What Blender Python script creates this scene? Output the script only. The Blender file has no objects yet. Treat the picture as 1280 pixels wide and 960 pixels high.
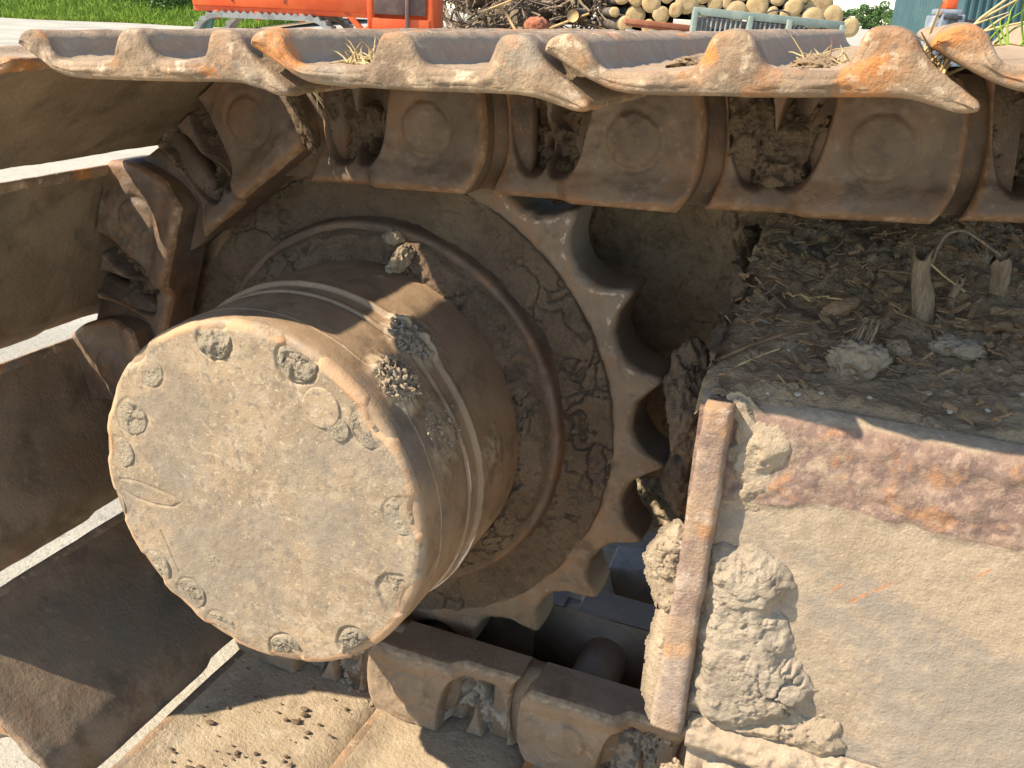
import bpy, bmesh, math, random
import numpy as np
from mathutils import Vector, Matrix

# ------------------------------------------------------------------ camera, sky, sun, exposure
scene = bpy.context.scene
COL = scene.collection
cd = bpy.data.cameras.new('camera')
cam = bpy.data.objects.new('camera', cd)
COL.objects.link(cam)
cd.sensor_width = 36.0
cd.lens = 36.0 * 1150.0 / 1280.0
cd.clip_start = 0.02
cd.clip_end = 3000.0
_yaw, _pitch, _roll = 0.3651, 0.3846, 0.0449
_f = Vector((-math.sin(_yaw) * math.cos(_pitch), math.cos(_yaw) * math.cos(_pitch), -math.sin(_pitch)))
_r = Vector((math.cos(_yaw), math.sin(_yaw), 0.0))
_u = _r.cross(_f)
_r2 = math.cos(_roll) * _r + math.sin(_roll) * _u
_u2 = -math.sin(_roll) * _r + math.cos(_roll) * _u
M = Matrix((_r2, _u2, -_f)).transposed().to_4x4()
M.translation = Vector((0.4987, -0.8909, 0.4437))
cam.matrix_world = M
scene.camera = cam

SUN_TO = Vector((-0.80, -0.63, 1.0)).normalized()          # direction towards the sun
world = bpy.data.worlds.new('World')
scene.world = world
world.use_nodes = True
wn = world.node_tree.nodes
wl = world.node_tree.links
wn.clear()
wo = wn.new('ShaderNodeOutputWorld')
wb = wn.new('ShaderNodeBackground')
ws = wn.new('ShaderNodeTexSky')
ws.sky_type = 'NISHITA'
ws.sun_disc = False
ws.sun_elevation = math.asin(SUN_TO.z)
ws.sun_rotation = math.atan2(SUN_TO.x, SUN_TO.y)
ws.air_density = 1.0
ws.dust_density = 0.1
ws.ozone_density = 1.5
ws.altitude = 900.0
wb.inputs['Strength'].default_value = 0.15
wl.new(ws.outputs[0], wb.inputs[0])
wl.new(wb.outputs[0], wo.inputs[0])
sl = bpy.data.lights.new('sun', 'SUN')
sl.energy = 4.6
sl.angle = math.radians(0.55)
sl.color = (1.0, 0.905, 0.76)
sun = bpy.data.objects.new('sun', sl)
COL.objects.link(sun)
sun.rotation_euler = SUN_TO.to_track_quat('Z', 'Y').to_euler()
scene.view_settings.view_transform = 'Standard'
scene.view_settings.look = 'None'
scene.view_settings.exposure = 1.10
scene.view_settings.gamma = 1.0
scene.view_settings.use_curve_mapping = False

# ------------------------------------------------------------------ noise (numpy)
def _hash(ix, iy, iz, s=0):
    h = (ix.astype(np.uint32) * np.uint32(374761393) + iy.astype(np.uint32) * np.uint32(668265263)
         + iz.astype(np.uint32) * np.uint32(2147483647) + np.uint32(s * 974634777 & 0xffffffff))
    h = (h ^ (h >> np.uint32(13))) * np.uint32(1274126177)
    h = (h ^ (h >> np.uint32(16))) * np.uint32(2246822519)
    return (h ^ (h >> np.uint32(15))).astype(np.float64) / 4294967295.0

def vnoise(P, s=0):
    """smooth value noise in -1..1; P is (...,3)"""
    with np.errstate(over='ignore'):
        P = np.asarray(P, float)
        I = np.floor(P).astype(np.int64)
        F = P - I
        F = F * F * F * (F * (F * 6 - 15) + 10)
        out = 0
        for dx in (0, 1):
            wx = F[..., 0] if dx else 1 - F[..., 0]
            for dy in (0, 1):
                wy = F[..., 1] if dy else 1 - F[..., 1]
                for dz in (0, 1):
                    wz = F[..., 2] if dz else 1 - F[..., 2]
                    out = out + wx * wy * wz * _hash(I[..., 0] + dx, I[..., 1] + dy, I[..., 2] + dz, s)
    return out * 2 - 1

def fbm(P, scale, octv=4, gain=0.5, s=0):
    P = np.asarray(P, float) * scale
    a, t, n = 1.0, 0.0, 0.0
    for o in range(octv):
        t = t + a * vnoise(P + o * 17.3, s + o)
        n += a
        a *= gain
        P = P * 2.03
    return t / n

def worley(P, scale, s=0):
    with np.errstate(over='ignore'):
        P = np.asarray(P, float) * scale
        I = np.floor(P).astype(np.int64)
        f1 = np.full(P.shape[:-1], 9.0)
        f2 = np.full(P.shape[:-1], 9.0)
        cid = np.zeros(P.shape[:-1])
        for dx in (-1, 0, 1):
            for dy in (-1, 0, 1):
                for dz in (-1, 0, 1):
                    a, b, c = I[..., 0] + dx, I[..., 1] + dy, I[..., 2] + dz
                    h = _hash(a, b, c, s)
                    d = np.sqrt((a + h - P[..., 0]) ** 2 + (b + _hash(a, b, c, s + 7) - P[..., 1]) ** 2
                                + (c + _hash(a, b, c, s + 13) - P[..., 2]) ** 2)
                    closer = d < f1
                    f2 = np.where(closer, f1, np.minimum(f2, d))
                    cid = np.where(closer, h, cid)
                    f1 = np.where(closer, d, f1)
    return f1, f2, cid

def sstep(a, b, x):
    t = np.clip((np.asarray(x, float) - a) / (b - a), 0, 1)
    return t * t * (3 - 2 * t)

def warp(P, scale, amp, s=0):
    return np.stack([P[..., i] + amp * fbm(P, scale, 3, s=s + 31 * i) for i in range(3)], -1)

def cracks(P, scale, width, s=0):
    """1 on the plates, 0 in the cracks; crack strength fades in and out"""
    Q = warp(P, scale * 1.7, 0.45 / scale, s)
    f1, f2, cid = worley(Q, scale, s)
    c = sstep(0.0, width, f2 - f1)
    vis = sstep(-0.25, 0.35, fbm(P, scale * 0.6, 2, s=s + 5))
    return 1 - (1 - c) * vis, cid

def mud_relief(P, amp, s=0, crack=0.004, cscale=28, clod=60):
    """height (m) of a dried mud surface: broad lumps, broken plates, cracks and grit"""
    h = amp * .8 * fbm(P, 13, 5, gain=.55, s=s)
    f1, f2, cid = worley(warp(P, clod * .8, 0.55 / clod, s + 3), clod, s + 1)
    lum = sstep(-0.15, 0.35, fbm(P, 11, 2, s=s + 8))
    h = h + amp * 0.40 * lum * (cid - 0.5) * sstep(0, .3, f2 - f1)
    q = 2.6 * fbm(P, 24, 5, gain=.55, s=s + 15)
    h = h + amp * .42 * (np.floor(q) + sstep(.40, .60, q - np.floor(q)))
    c, _ = cracks(P, cscale, 0.045, s + 2)
    c2, _ = cracks(P, cscale * 2.7, 0.12, s + 4)
    h = h - crack * (1 - c) - 0.22 * crack * (1 - c2)
    g = fbm(P, 110, 4, gain=.6, s=s + 6)
    h = h + amp * 0.36 * g - amp * .22 * np.abs(fbm(P, 70, 4, gain=.6, s=s + 9))
    return h

# ------------------------------------------------------------------ mesh helpers
MATS = {}

def finish(o, label=None, cat=None, group=None, kind=None):
    if label: o['label'] = label
    if cat: o['category'] = cat
    if group: o['group'] = group
    if kind: o['kind'] = kind
    return o

def make_mesh(name, V, F, mat=None, smooth=True, attrs=None):
    me = bpy.data.meshes.new(name)
    V = np.asarray(V, float).reshape(-1, 3)
    me.from_pydata(V.tolist(), [], F if isinstance(F, list) else F.tolist())
    if smooth:
        me.polygons.foreach_set('use_smooth', np.ones(len(me.polygons), bool))
    if attrs:
        for k, a in attrs.items():
            at = me.attributes.new(k, 'FLOAT', 'POINT')
            at.data.foreach_set('value', np.asarray(a, np.float32).ravel())
    if mat: me.materials.append(MATS[mat] if isinstance(mat, str) else mat)
    me.update()
    return me

def obj(name, me, parent=None, loc=None, rot=None):
    o = bpy.data.objects.new(name, me)
    COL.objects.link(o)
    if parent is not None: o.parent = parent
    if loc is not None: o.location = loc
    if rot is not None: o.rotation_euler = rot
    return o

def empty(name, loc=(0, 0, 0), rot=(0, 0, 0)):
    o = bpy.data.objects.new(name, None)
    o.empty_display_size = 0.05
    COL.objects.link(o)
    o.location = loc
    o.rotation_euler = rot
    return o

def grid_faces(nu, nv, cu=False, cv=False, off=0, flip=False):
    iu = np.arange(nu if cu else nu - 1)
    iv = np.arange(nv if cv else nv - 1)
    a, b = np.meshgrid(iu, iv, indexing='ij')
    a2, b2 = (a + 1) % nu, (b + 1) % nv
    f = np.stack([a * nv + b, a2 * nv + b, a2 * nv + b2, a * nv + b2], -1).reshape(-1, 4) + off
    return f[:, ::-1] if flip else f

class MB:
    """collects several shapes into one mesh"""
    def __init__(s): s.V, s.F, s.n, s.A = [], [], 0, []
    def add(s, V, F, a=0.0):
        V = np.asarray(V, float).reshape(-1, 3)
        s.V.append(V)
        s.A.append(np.broadcast_to(np.asarray(a, float), (len(V),)))
        s.F += [[i + s.n for i in f] for f in (F.tolist() if not isinstance(F, list) else F)]
        s.n += len(V)
    def grid(s, P, cu=False, cv=False, flip=False, a=0.0):
        P = np.asarray(P, float)
        s.add(P, grid_faces(P.shape[0], P.shape[1], cu, cv, 0, flip), np.asarray(a, float).ravel() if np.ndim(a) else a)
    def box(s, c, d, R=None, bev=0.0):
        hx, hy, hz = d[0] / 2, d[1] / 2, d[2] / 2
        b = min(bev, hx * .9, hy * .9, hz * .9)
        if b <= 0:
            V = np.array([(x, y, z) for x in (-hx, hx) for y in (-hy, hy) for z in (-hz, hz)])
            F = [[0, 1, 3, 2], [4, 6, 7, 5], [0, 4, 5, 1], [2, 3, 7, 6], [0, 2, 6, 4], [1, 5, 7, 3]]
        else:
            bm = bmesh.new()
            bmesh.ops.create_cube(bm, size=1.0)
            bmesh.ops.scale(bm, vec=d, verts=bm.verts)
            bmesh.ops.bevel(bm, geom=bm.edges[:], offset=b, segments=2, affect='EDGES', profile=0.5)
            bm.verts.ensure_lookup_table()
            V = np.array([v.co[:] for v in bm.verts])
            F = [[v.index for v in f.verts] for f in bm.faces]
            bm.free()
        if R is not None: V = V @ np.array(R.to_3x3()).T
        s.add(V + np.array(c), F)
    def tube(s, pts, rad, n=8, cap=True):
        pts = np.asarray(pts, float)
        rad = np.broadcast_to(np.asarray(rad, float), (len(pts),))
        T = np.gradient(pts, axis=0)
        T /= np.linalg.norm(T, axis=1)[:, None] + 1e-12
        up = np.array([0.0, 0, 1]) if abs(T[0, 2]) < .9 else np.array([1.0, 0, 0])
        N = np.cross(T, up); N /= np.linalg.norm(N, axis=1)[:, None] + 1e-9
        B = np.cross(T, N)
        th = np.linspace(0, 2 * np.pi, n, endpoint=False)
        P = pts[:, None] + rad[:, None, None] * (np.cos(th)[None, :, None] * N[:, None] + np.sin(th)[None, :, None] * B[:, None])
        k = s.n
        s.grid(P, cv=True)
        if cap:
            s.F.append([k + i for i in range(n)][::-1])
            s.F.append([k + (len(pts) - 1) * n + i for i in range(n)])
    def mesh(s, name, mat, smooth=False, attr=None):
        return make_mesh(name, np.concatenate(s.V), s.F, mat, smooth, {attr: np.concatenate(s.A)} if attr else None)

def smooth_by_angle(me, deg=40):
    me.polygons.foreach_set('use_smooth', np.ones(len(me.polygons), bool))
    bm = bmesh.new(); bm.from_mesh(me)
    for e in bm.edges:
        if len(e.link_faces) == 2 and e.calc_face_angle(0) > math.radians(deg): e.smooth = False
    bm.to_mesh(me); bm.free()
    return me

_ico = {}
def ico(sub):
    if sub not in _ico:
        bm = bmesh.new()
        bmesh.ops.create_icosphere(bm, subdivisions=sub, radius=1.0)
        _ico[sub] = (np.array([v.co[:] for v in bm.verts]), [[v.index for v in f.verts] for f in bm.faces])
        bm.free()
    return _ico[sub]

def clod_mesh(name, size, mat, s, sub=5, rough=0.35, lump=6.0):
    V, F = ico(sub)
    P = V * np.array(size) / (np.prod(size) ** (1 / 3)) + s * 3.1
    f1, f2, cid = worley(warp(P, 3, .2, s), lump * .5, s)
    h = 1 + rough * fbm(P, 1.4, 5, gain=.6, s=s) + rough * 0.35 * (cid - .5) * sstep(0, .3, f2 - f1) + 0.18 * rough * fbm(P, 11, 4, gain=.6, s=s)
    return make_mesh(name, V * h[:, None] * np.array(size), F, mat, True)

def sdf_poly(X, Z, poly):
    """signed distance to polygon, positive inside"""
    poly = np.asarray(poly, float)
    d = np.full(X.shape, 1e9)
    ins = np.zeros(X.shape, bool)
    n = len(poly)
    for i in range(n):
        a, b = poly[i], poly[(i + 1) % n]
        e = b - a
        t = np.clip(((X - a[0]) * e[0] + (Z - a[1]) * e[1]) / (e @ e), 0, 1)
        d = np.minimum(d, np.hypot(X - a[0] - t * e[0], Z - a[1] - t * e[1]))
        c = ((a[1] > Z) != (b[1] > Z)) & (X < (b[0] - a[0]) * (Z - a[1]) / (b[1] - a[1] + 1e-12) + a[0])
        ins ^= c
    return np.where(ins, d, -d)

def mud_patch(name, poly, y0, thick, mat, s, res=0.0014, edge=0.012, amp=0.006, crack=.005, cscale=28, ragged=.008, sink=.004):
    """crust of mud stuck on a plane facing -Y, outline poly in (x,z)"""
    poly = np.asarray(poly, float)
    x0, z0 = poly.min(0) - .015
    x1, z1 = poly.max(0) + .015
    nx, nz = int((x1 - x0) / res), int((z1 - z0) / res)
    X, Z = np.meshgrid(np.linspace(x0, x1, nx), np.linspace(z0, z1, nz), indexing='ij')
    P = np.stack([X, np.full_like(X, s * .7), Z], -1)
    d = sdf_poly(X, Z, poly) + ragged * fbm(P, 45, 3, s=s + 50)
    h = thick * sstep(0, edge, d) ** .6 + mud_relief(P, amp, s, crack, cscale) * sstep(0, edge * .6, d)
    h = np.where(d > 0, np.maximum(h, -sink), -sink)
    keep = d > -.004
    Pw = np.stack([X, y0 - h, Z], -1).reshape(-1, 3)
    F = grid_faces(nx, nz)
    k = keep.ravel()
    F = F[k[F].any(1)]
    used = np.unique(F)
    re = np.full(len(Pw), -1); re[used] = np.arange(len(used))
    return make_mesh(name, Pw[used], re[F], mat, True)

# ------------------------------------------------------------------ materials
WARM = {'track_steel', 'track_dusty', 'shoe_inner', 'shoe_steel', 'sprocket_steel', 'hub_steel', 'mud_dark', 'soil', 'wood_chip', 'wet_steel'}
def mat(name, base, layers=(), rough=0.85, rvar=0.1, bumps=(), metallic=0.0, spec=0.3, attrs=(), stretch=None, trans=None):
    """layers: (colour, scale, lo, hi, opacity[, attribute, detail]) noise-masked colours painted over the base;
    attribute: the mask is multiplied by (or, with a leading '+', shifted by) a mesh attribute"""
    warm = np.array((1.10, .98, .84)) if name in WARM else np.array((1.06, .985, .91)) if name in ('mud_light', 'mud_grey', 'hub_cover_steel') else np.ones(3)
    base = tuple(np.array(base) * warm)
    layers = [(tuple(np.array(L[0]) * warm),) + tuple(L[1:]) for L in layers]
    m = bpy.data.materials.new(name)
    m.use_nodes = True
    nt = m.node_tree
    N, Lk = nt.nodes, nt.links
    b = N['Principled BSDF']
    tc = N.new('ShaderNodeTexCoord')
    oi = N.new('ShaderNodeObjectInfo')
    mul = N.new('ShaderNodeMath'); mul.operation = 'MULTIPLY'; mul.inputs[1].default_value = 37.0
    Lk.new(oi.outputs['Random'], mul.inputs[0])
    add = N.new('ShaderNodeVectorMath'); add.operation = 'ADD'
    Lk.new(tc.outputs['Object'], add.inputs[0])
    Lk.new(mul.outputs[0], add.inputs[1])
    vec = add.outputs[0]
    if stretch:
        mp = N.new('ShaderNodeVectorMath'); mp.operation = 'MULTIPLY'; mp.inputs[1].default_value = stretch
        Lk.new(vec, mp.inputs[0]); vec_s = mp.outputs[0]
    else:
        vec_s = vec
    col = None
    rgb = N.new('ShaderNodeRGB'); rgb.outputs[0].default_value = (*base, 1)
    col = rgb.outputs[0]
    for i, L in enumerate(layers):
        c, sc, lo, hi, op = L[:5]
        at = L[5] if len(L) > 5 else None
        det = L[6] if len(L) > 6 else 6.0
        nz = N.new('ShaderNodeTexNoise')
        nz.inputs['Scale'].default_value = sc
        nz.inputs['Detail'].default_value = det
        nz.inputs['Roughness'].default_value = 0.62
        of = N.new('ShaderNodeVectorMath'); of.operation = 'ADD'; of.inputs[1].default_value = (i * 3.7, i * 1.9, i * 5.3)
        Lk.new(vec_s, of.inputs[0]); Lk.new(of.outputs[0], nz.inputs['Vector'])
        val = nz.outputs[0]
        atn = None
        if at:
            atn = N.new('ShaderNodeAttribute'); atn.attribute_name = at.lstrip('+')
            if at[0] == '+':
                ad = N.new('ShaderNodeMath'); ad.operation = 'ADD'
                Lk.new(val, ad.inputs[0]); Lk.new(atn.outputs['Fac'], ad.inputs[1]); val = ad.outputs[0]
        mr = N.new('ShaderNodeMapRange')
        mr.interpolation_type = 'SMOOTHSTEP'
        mr.inputs['From Min'].default_value = lo
        mr.inputs['From Max'].default_value = hi
        mr.inputs['To Max'].default_value = op
        Lk.new(val, mr.inputs['Value'])
        fac = mr.outputs[0]
        if at and at[0] != '+':
            mm = N.new('ShaderNodeMath'); mm.operation = 'MULTIPLY'
            Lk.new(fac, mm.inputs[0]); Lk.new(atn.outputs['Fac'], mm.inputs[1]); fac = mm.outputs[0]
        mx = N.new('ShaderNodeMixRGB')
        mx.inputs[2].default_value = (*c, 1)
        Lk.new(fac, mx.inputs[0]); Lk.new(col, mx.inputs[1])
        col = mx.outputs[0]
    Lk.new(col, b.inputs['Base Color'])
    b.inputs['Metallic'].default_value = metallic
    b.inputs['Specular IOR Level'].default_value = spec
    rn = N.new('ShaderNodeTexNoise'); rn.inputs['Scale'].default_value = 35; rn.inputs['Detail'].default_value = 5
    Lk.new(vec, rn.inputs['Vector'])
    rr = N.new('ShaderNodeMapRange')
    rr.inputs['From Min'].default_value = .3; rr.inputs['From Max'].default_value = .7
    rr.inputs['To Min'].default_value = max(rough - rvar, .05); rr.inputs['To Max'].default_value = min(rough + rvar, 1)
    Lk.new(rn.outputs[0], rr.inputs['Value']); 
    rout = rr.outputs[0]
    for a, rv in attrs:      # roughness pulled to rv where the attribute is high
        atn = N.new('ShaderNodeAttribute'); atn.attribute_name = a
        mx = N.new('ShaderNodeMix'); mx.data_type = 'FLOAT'
        Lk.new(atn.outputs['Fac'], mx.inputs[0]); Lk.new(rout, mx.inputs[2]); mx.inputs[3].default_value = rv
        rout = mx.outputs[0]
    Lk.new(rout, b.inputs['Roughness'])
    nrm = None
    for sc, dist, kind in bumps:
        if kind == 'v':
            t = N.new('ShaderNodeTexVoronoi'); t.inputs['Scale'].default_value = sc; h = t.outputs['Distance']
        else:
            t = N.new('ShaderNodeTexNoise'); t.inputs['Scale'].default_value = sc
            t.inputs['Detail'].default_value = 7; t.inputs['Roughness'].default_value = .65; h = t.outputs[0]
        Lk.new(vec_s if kind == 's' else vec, t.inputs['Vector'])
        bp = N.new('ShaderNodeBump'); bp.inputs['Strength'].default_value = 1.0; bp.inputs['Distance'].default_value = dist
        Lk.new(h, bp.inputs['Height'])
        if nrm: Lk.new(nrm, bp.inputs['Normal'])
        nrm = bp.outputs[0]
    if nrm: Lk.new(nrm, b.inputs['Normal'])
    if trans:
        b.inputs['Transmission Weight'].default_value = 0
        b.inputs['Subsurface Weight'].default_value = 0
    MATS[name] = m
    return m

RUST = (.32, .115, .035)
DUST = (.40, .30, .19)
mat('track_steel', (.115, .082, .058), [((.19, .14, .10), 14, .42, .62, .75), ((.075, .055, .042), 30, .5, .68, .7),
    ((.20, .105, .05), 22, .50, .66, .55), ((.26, .20, .145), 90, .56, .72, .45), ((.25, .13, .058), 40, .66, .98, .6, '+edge'),
    ((.36, .27, .18), 120, .95, 1.25, .8, '+edge')],
    rough=.62, rvar=.14, bumps=[(60, .0016, 'n'), (400, .0006, 'n')], metallic=.0, spec=.45)
mat('track_dusty', (.215, .168, .118), [((.28, .22, .158), 14, .42, .62, .75), ((.15, .115, .082), 30, .5, .68, .7),
    ((.25, .15, .075), 22, .54, .68, .45), ((.36, .29, .21), 90, .56, .72, .5), ((.44, .34, .23), 100, .85, 1.15, .8, '+edge')],
    rough=.75, rvar=.12, bumps=[(60, .002, 'n'), (400, .0009, 'n')], spec=.35)
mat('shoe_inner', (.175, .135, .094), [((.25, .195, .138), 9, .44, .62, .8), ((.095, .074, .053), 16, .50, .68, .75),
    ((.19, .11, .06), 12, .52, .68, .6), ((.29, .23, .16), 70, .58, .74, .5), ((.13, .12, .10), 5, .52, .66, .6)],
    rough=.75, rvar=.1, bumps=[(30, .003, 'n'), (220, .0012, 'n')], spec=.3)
mat('shoe_dusty', (.40, .30, .185), [((.33, .245, .15), 12, .44, .62, .8), ((.47, .37, .24), 30, .5, .68, .75), ((.24, .175, .11), 22, .55, .70, .7), ((.16, .12, .08), 8, .60, .72, .6), ((.52, .42, .29), 130, .56, .7, .5)],
    rough=.92, rvar=.05, bumps=[(40, .004, 'n'), (220, .002, 'n')], spec=.2)
mat('shoe_steel', (.285, .21, .14), [((.18, .135, .095), 20, .42, .58, .85), ((.35, .17, .065), 22, .55, .68, .6), ((.44, .345, .235), 60, .52, .68, .65),
    ((.50, .20, .05), 13, .56, .64, .85), ((.60, .50, .37), 90, .56, .68, .6), ((.25, .225, .185), 16, .55, .66, .7), ((.34, .265, .18), 30, .55, 1.0, .85, '+polish'), ((.40, .34, .26), 110, .95, 1.25, .6, '+polish'), ((.17, .125, .085), 9, .62, .76, .6)],
    rough=.72, rvar=.1, bumps=[(70, .0022, 'n'), (380, .0012, 'n')], spec=.3, attrs=[('polish', .8)])
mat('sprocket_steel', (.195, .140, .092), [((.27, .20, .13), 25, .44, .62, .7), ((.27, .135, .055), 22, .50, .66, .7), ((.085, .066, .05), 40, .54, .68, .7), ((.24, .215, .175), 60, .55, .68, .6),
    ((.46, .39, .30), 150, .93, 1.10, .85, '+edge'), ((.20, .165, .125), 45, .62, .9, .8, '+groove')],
    rough=.58, rvar=.14, bumps=[(80, .0012, 'n'), (420, .0006, 'n')], spec=.5, attrs=[('groove', .42)])
mat('hub_cover_steel', (.325, .247, .158), [((.24, .185, .122), 14, .42, .58, .85), ((.35, .285, .20), 50, .48, .64, .7), ((.165, .14, .108), 120, .52, .65, .7),
    ((.46, .38, .275), 230, .56, .67, .7), ((.20, .175, .14), 6, .50, .62, .6), ((.215, .170, .120), 40, .72, .98, .75, '+smear'), ((.44, .355, .25), 90, .80, 1.02, .6, '+scuff'), ((.44, .19, .07), 18, .88, 1.08, .9, '+edge'), ((.44, .35, .23), 25, .85, 1.1, .6, '+edge')],
    rough=.8, rvar=.1, bumps=[(110, .0008, 'n'), (420, .0007, 'n')], spec=.25)
mat('hub_steel', (.275, .20, .13), [((.34, .25, .165), 20, .42, .62, .75), ((.165, .12, .08), 26, .5, .68, .75), ((.17, .16, .145), 14, .55, .72, .6),
    ((.36, .28, .19), 150, .55, .7, .5), ((.66, .66, .64), 30, .88, 1.10, .95, '+edge'), ((.33, .27, .19), 60, .80, 1.0, .95, '+mud')],
    rough=.6, rvar=.14, bumps=[(60, .0007, 's'), (350, .0005, 'n')], spec=.45, stretch=(1, 1, 1), attrs=[('edge', .35)])
mat('mud_dark', (.185, .140, .100), [((.245, .19, .137), 10, .42, .62, .8), ((.13, .10, .074), 24, .5, .68, .7), ((.30, .24, .175), 140, .58, .72, .45), ((.10, .082, .063), 60, .58, .72, .5)],
    rough=.95, rvar=.05, bumps=[(110, .006, 'n'), (420, .003, 'n')], spec=.15)
mat('recess_mud', (.29, .228, .152), [((.35, .28, .188), 14, .42, .62, .8), ((.19, .155, .115), 40, .5, .68, .7), ((.40, .335, .25), 160, .56, .7, .5)],
    rough=.95, rvar=.05, bumps=[(130, .003, 'n'), (480, .0016, 'n')], spec=.15)
mat('mud_light', (.33, .265, .185), [((.41, .335, .24), 14, .42, .62, .8), ((.24, .195, .14), 30, .5, .68, .7), ((.47, .40, .30), 160, .56, .7, .5), ((.20, .165, .125), 90, .6, .74, .5)],
    rough=.95, rvar=.05, bumps=[(130, .003, 'n'), (480, .0016, 'n')], spec=.15)
mat('mud_grey', (.31, .26, .195), [((.38, .325, .245), 16, .42, .62, .8), ((.22, .185, .14), 40, .5, .68, .7), ((.43, .38, .30), 160, .56, .7, .5)],
    rough=.95, rvar=.05, bumps=[(130, .003, 'n'), (480, .0015, 'n')], spec=.15)
mat('soil', (.38, .285, .185), [((.46, .36, .245), 12, .42, .62, .8), ((.26, .205, .145), 30, .48, .66, .8), ((.44, .38, .295), 80, .56, .7, .5), ((.20, .16, .115), 140, .56, .7, .6), ((.36, .31, .235), 8, .5, .7, .5)],
    rough=.97, rvar=.03, bumps=[(90, .006, 'n'), (300, .003, 'n')], spec=.1)
mat('frame_steel', (.36, .265, .172), [((.29, .213, .138), 7, .42, .60, .85), ((.41, .31, .205), 20, .46, .64, .7), ((.25, .187, .125), 170, .48, .70, .6, None, 12), ((.54, .43, .31), 320, .54, .70, .5, None, 10), ((.25, .205, .155), 70, .70, 1.05, .75, '+streak', 10),
    ((.25, .16, .112), 26, .84, 1.02, .95, '+rust'), ((.18, .115, .09), 70, 1.0, 1.12, .8, '+rust'), ((.40, .19, .08), 34, 1.08, 1.18, .55, '+rust'),
    ((.40, .28, .19), 150, 1.06, 1.18, .45, '+rust'), ((.46, .20, .085), 160, .88, 1.02, .8, '+scratch')],
    rough=.9, rvar=.06, bumps=[(120, .0014, 'n'), (420, .0010, 'n')], spec=.18)
mat('bar_rust', (.34, .225, .14), [((.24, .16, .12), 18, .44, .6, .85), ((.45, .22, .09), 22, .55, .66, .65), ((.45, .34, .25), 40, .52, .66, .7), ((.55, .44, .33), 140, .58, .70, .5), ((.40, .32, .235), 9, .66, 1.0, .9, '+mud')],
    rough=.9, rvar=.06, bumps=[(140, .0026, 'n'), (420, .0013, 'n')], spec=.2)
mat('wet_steel', (.19, .15, .11), [((.26, .20, .145), 22, .45, .65, .8), ((.19, .15, .11), 110, .6, .74, .5)], rough=.5, rvar=.14, bumps=[(60, .002, 'n')], spec=.4)
mat('blue_steel', (.34, .28, .215), [((.16, .165, .17), 30, .48, .64, .8), ((.36, .35, .33), 110, .58, .7, .6)], rough=.45, rvar=.1, bumps=[(80, .0012, 'n')])
mat('wood_fibre', (.30, .215, .13), [((.20, .14, .085), 60, .44, .6, .8), ((.42, .32, .20), 140, .54, .68, .7)], rough=.9, rvar=.05, bumps=[(200, .003, 's')], spec=.15, stretch=(4, 4, .6))
mat('wood_chip', (.27, .19, .115), [((.16, .115, .072), 50, .42, .58, .85), ((.32, .24, .15), 120, .56, .7, .6)], rough=.93, rvar=.05, bumps=[(160, .002, 'n')], spec=.12)
mat('straw', (.50, .38, .18), [((.38, .27, .12), 60, .45, .62, .8)], rough=.75, spec=.25)
mat('pebble', (.36, .32, .25), [((.36, .32, .26), 120, .45, .62, .8)], rough=.8, bumps=[(300, .001, 'n')])
mat('leaf_green', (.13, .20, .035), [((.20, .27, .05), 60, .45, .62, .8)], rough=.6, spec=.3)
mat('grass_green', (.17, .27, .022), [((.25, .34, .035), 1.2, .42, .6, .85), ((.11, .18, .02), 3, .5, .66, .7), ((.36, .35, .10), 6, .58, .7, .6)], rough=.7, spec=.25)
mat('shrub_green', (.085, .145, .03), [((.15, .22, .05), 2, .42, .6, .8), ((.05, .09, .02), 5, .5, .66, .7), ((.33, .36, .20), 9, .6, .7, .6)], rough=.6, spec=.35)
mat('tree_green', (.075, .14, .04), [((.12, .20, .05), .3, .42, .6, .8), ((.05, .10, .035), 1, .5, .66, .7)], rough=.7, spec=.25)
mat('bark', (.13, .105, .08), [((.20, .165, .125), 6, .45, .62, .8), ((.07, .055, .045), 14, .5, .66, .8)], rough=.95, bumps=[(30, .02, 'n')], spec=.1)
mat('branch_wood', (.22, .165, .11), [((.13, .095, .065), 4, .44, .6, .85), ((.36, .29, .20), 7, .54, .68, .7), ((.09, .07, .05), 12, .56, .7, .7)], rough=.9, spec=.15)
mat('cut_wood', (.47, .31, .14), [((.54, .39, .20), 7, .44, .62, .7), ((.36, .20, .08), 10, .54, .68, .7), ((.36, .24, .13), 24, .60, .72, .6)], rough=.85, bumps=[(30, .006, 'n')], spec=.15)
mat('orange_paint', (.66, .085, .015), [((.74, .13, .03), 2.5, .44, .62, .7), ((.42, .06, .02), 8, .60, .74, .5)], rough=.45, rvar=.1, spec=.4)
mat('dark_plate', (.10, .06, .05), [((.17, .10, .075), 5, .45, .62, .8)], rough=.7)
mat('crawler_steel', (.32, .31, .27), [((.20, .19, .165), 9, .45, .62, .8)], rough=.6, bumps=[(40, .004, 'n')])
mat('teal_paint', (.085, .22, .20), [((.13, .28, .25), 6, .45, .62, .8)], rough=.5)
mat('grille_paint', (.19, .225, .185), [((.26, .29, .235), 5, .45, .62, .8), ((.24, .17, .10), 9, .58, .7, .7)], rough=.65, bumps=[(40, .003, 'n')])
mat('grille_bar', (.22, .22, .20), [((.30, .29, .25), 6, .45, .62, .8), ((.24, .15, .09), 11, .56, .7, .6)], rough=.6)
mat('beam_rust', (.30, .10, .05), [((.38, .16, .08), 5, .45, .62, .8)], rough=.85)
mat('grapple_steel', (.17, .185, .20), [((.27, .285, .29), 6, .45, .62, .8), ((.34, .17, .05), 12, .58, .68, .8)], rough=.5, bumps=[(50, .003, 'n')])
mat('grapple_dark', (.045, .045, .045), [((.08, .075, .07), 20, .45, .62, .8)], rough=.5)
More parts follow.
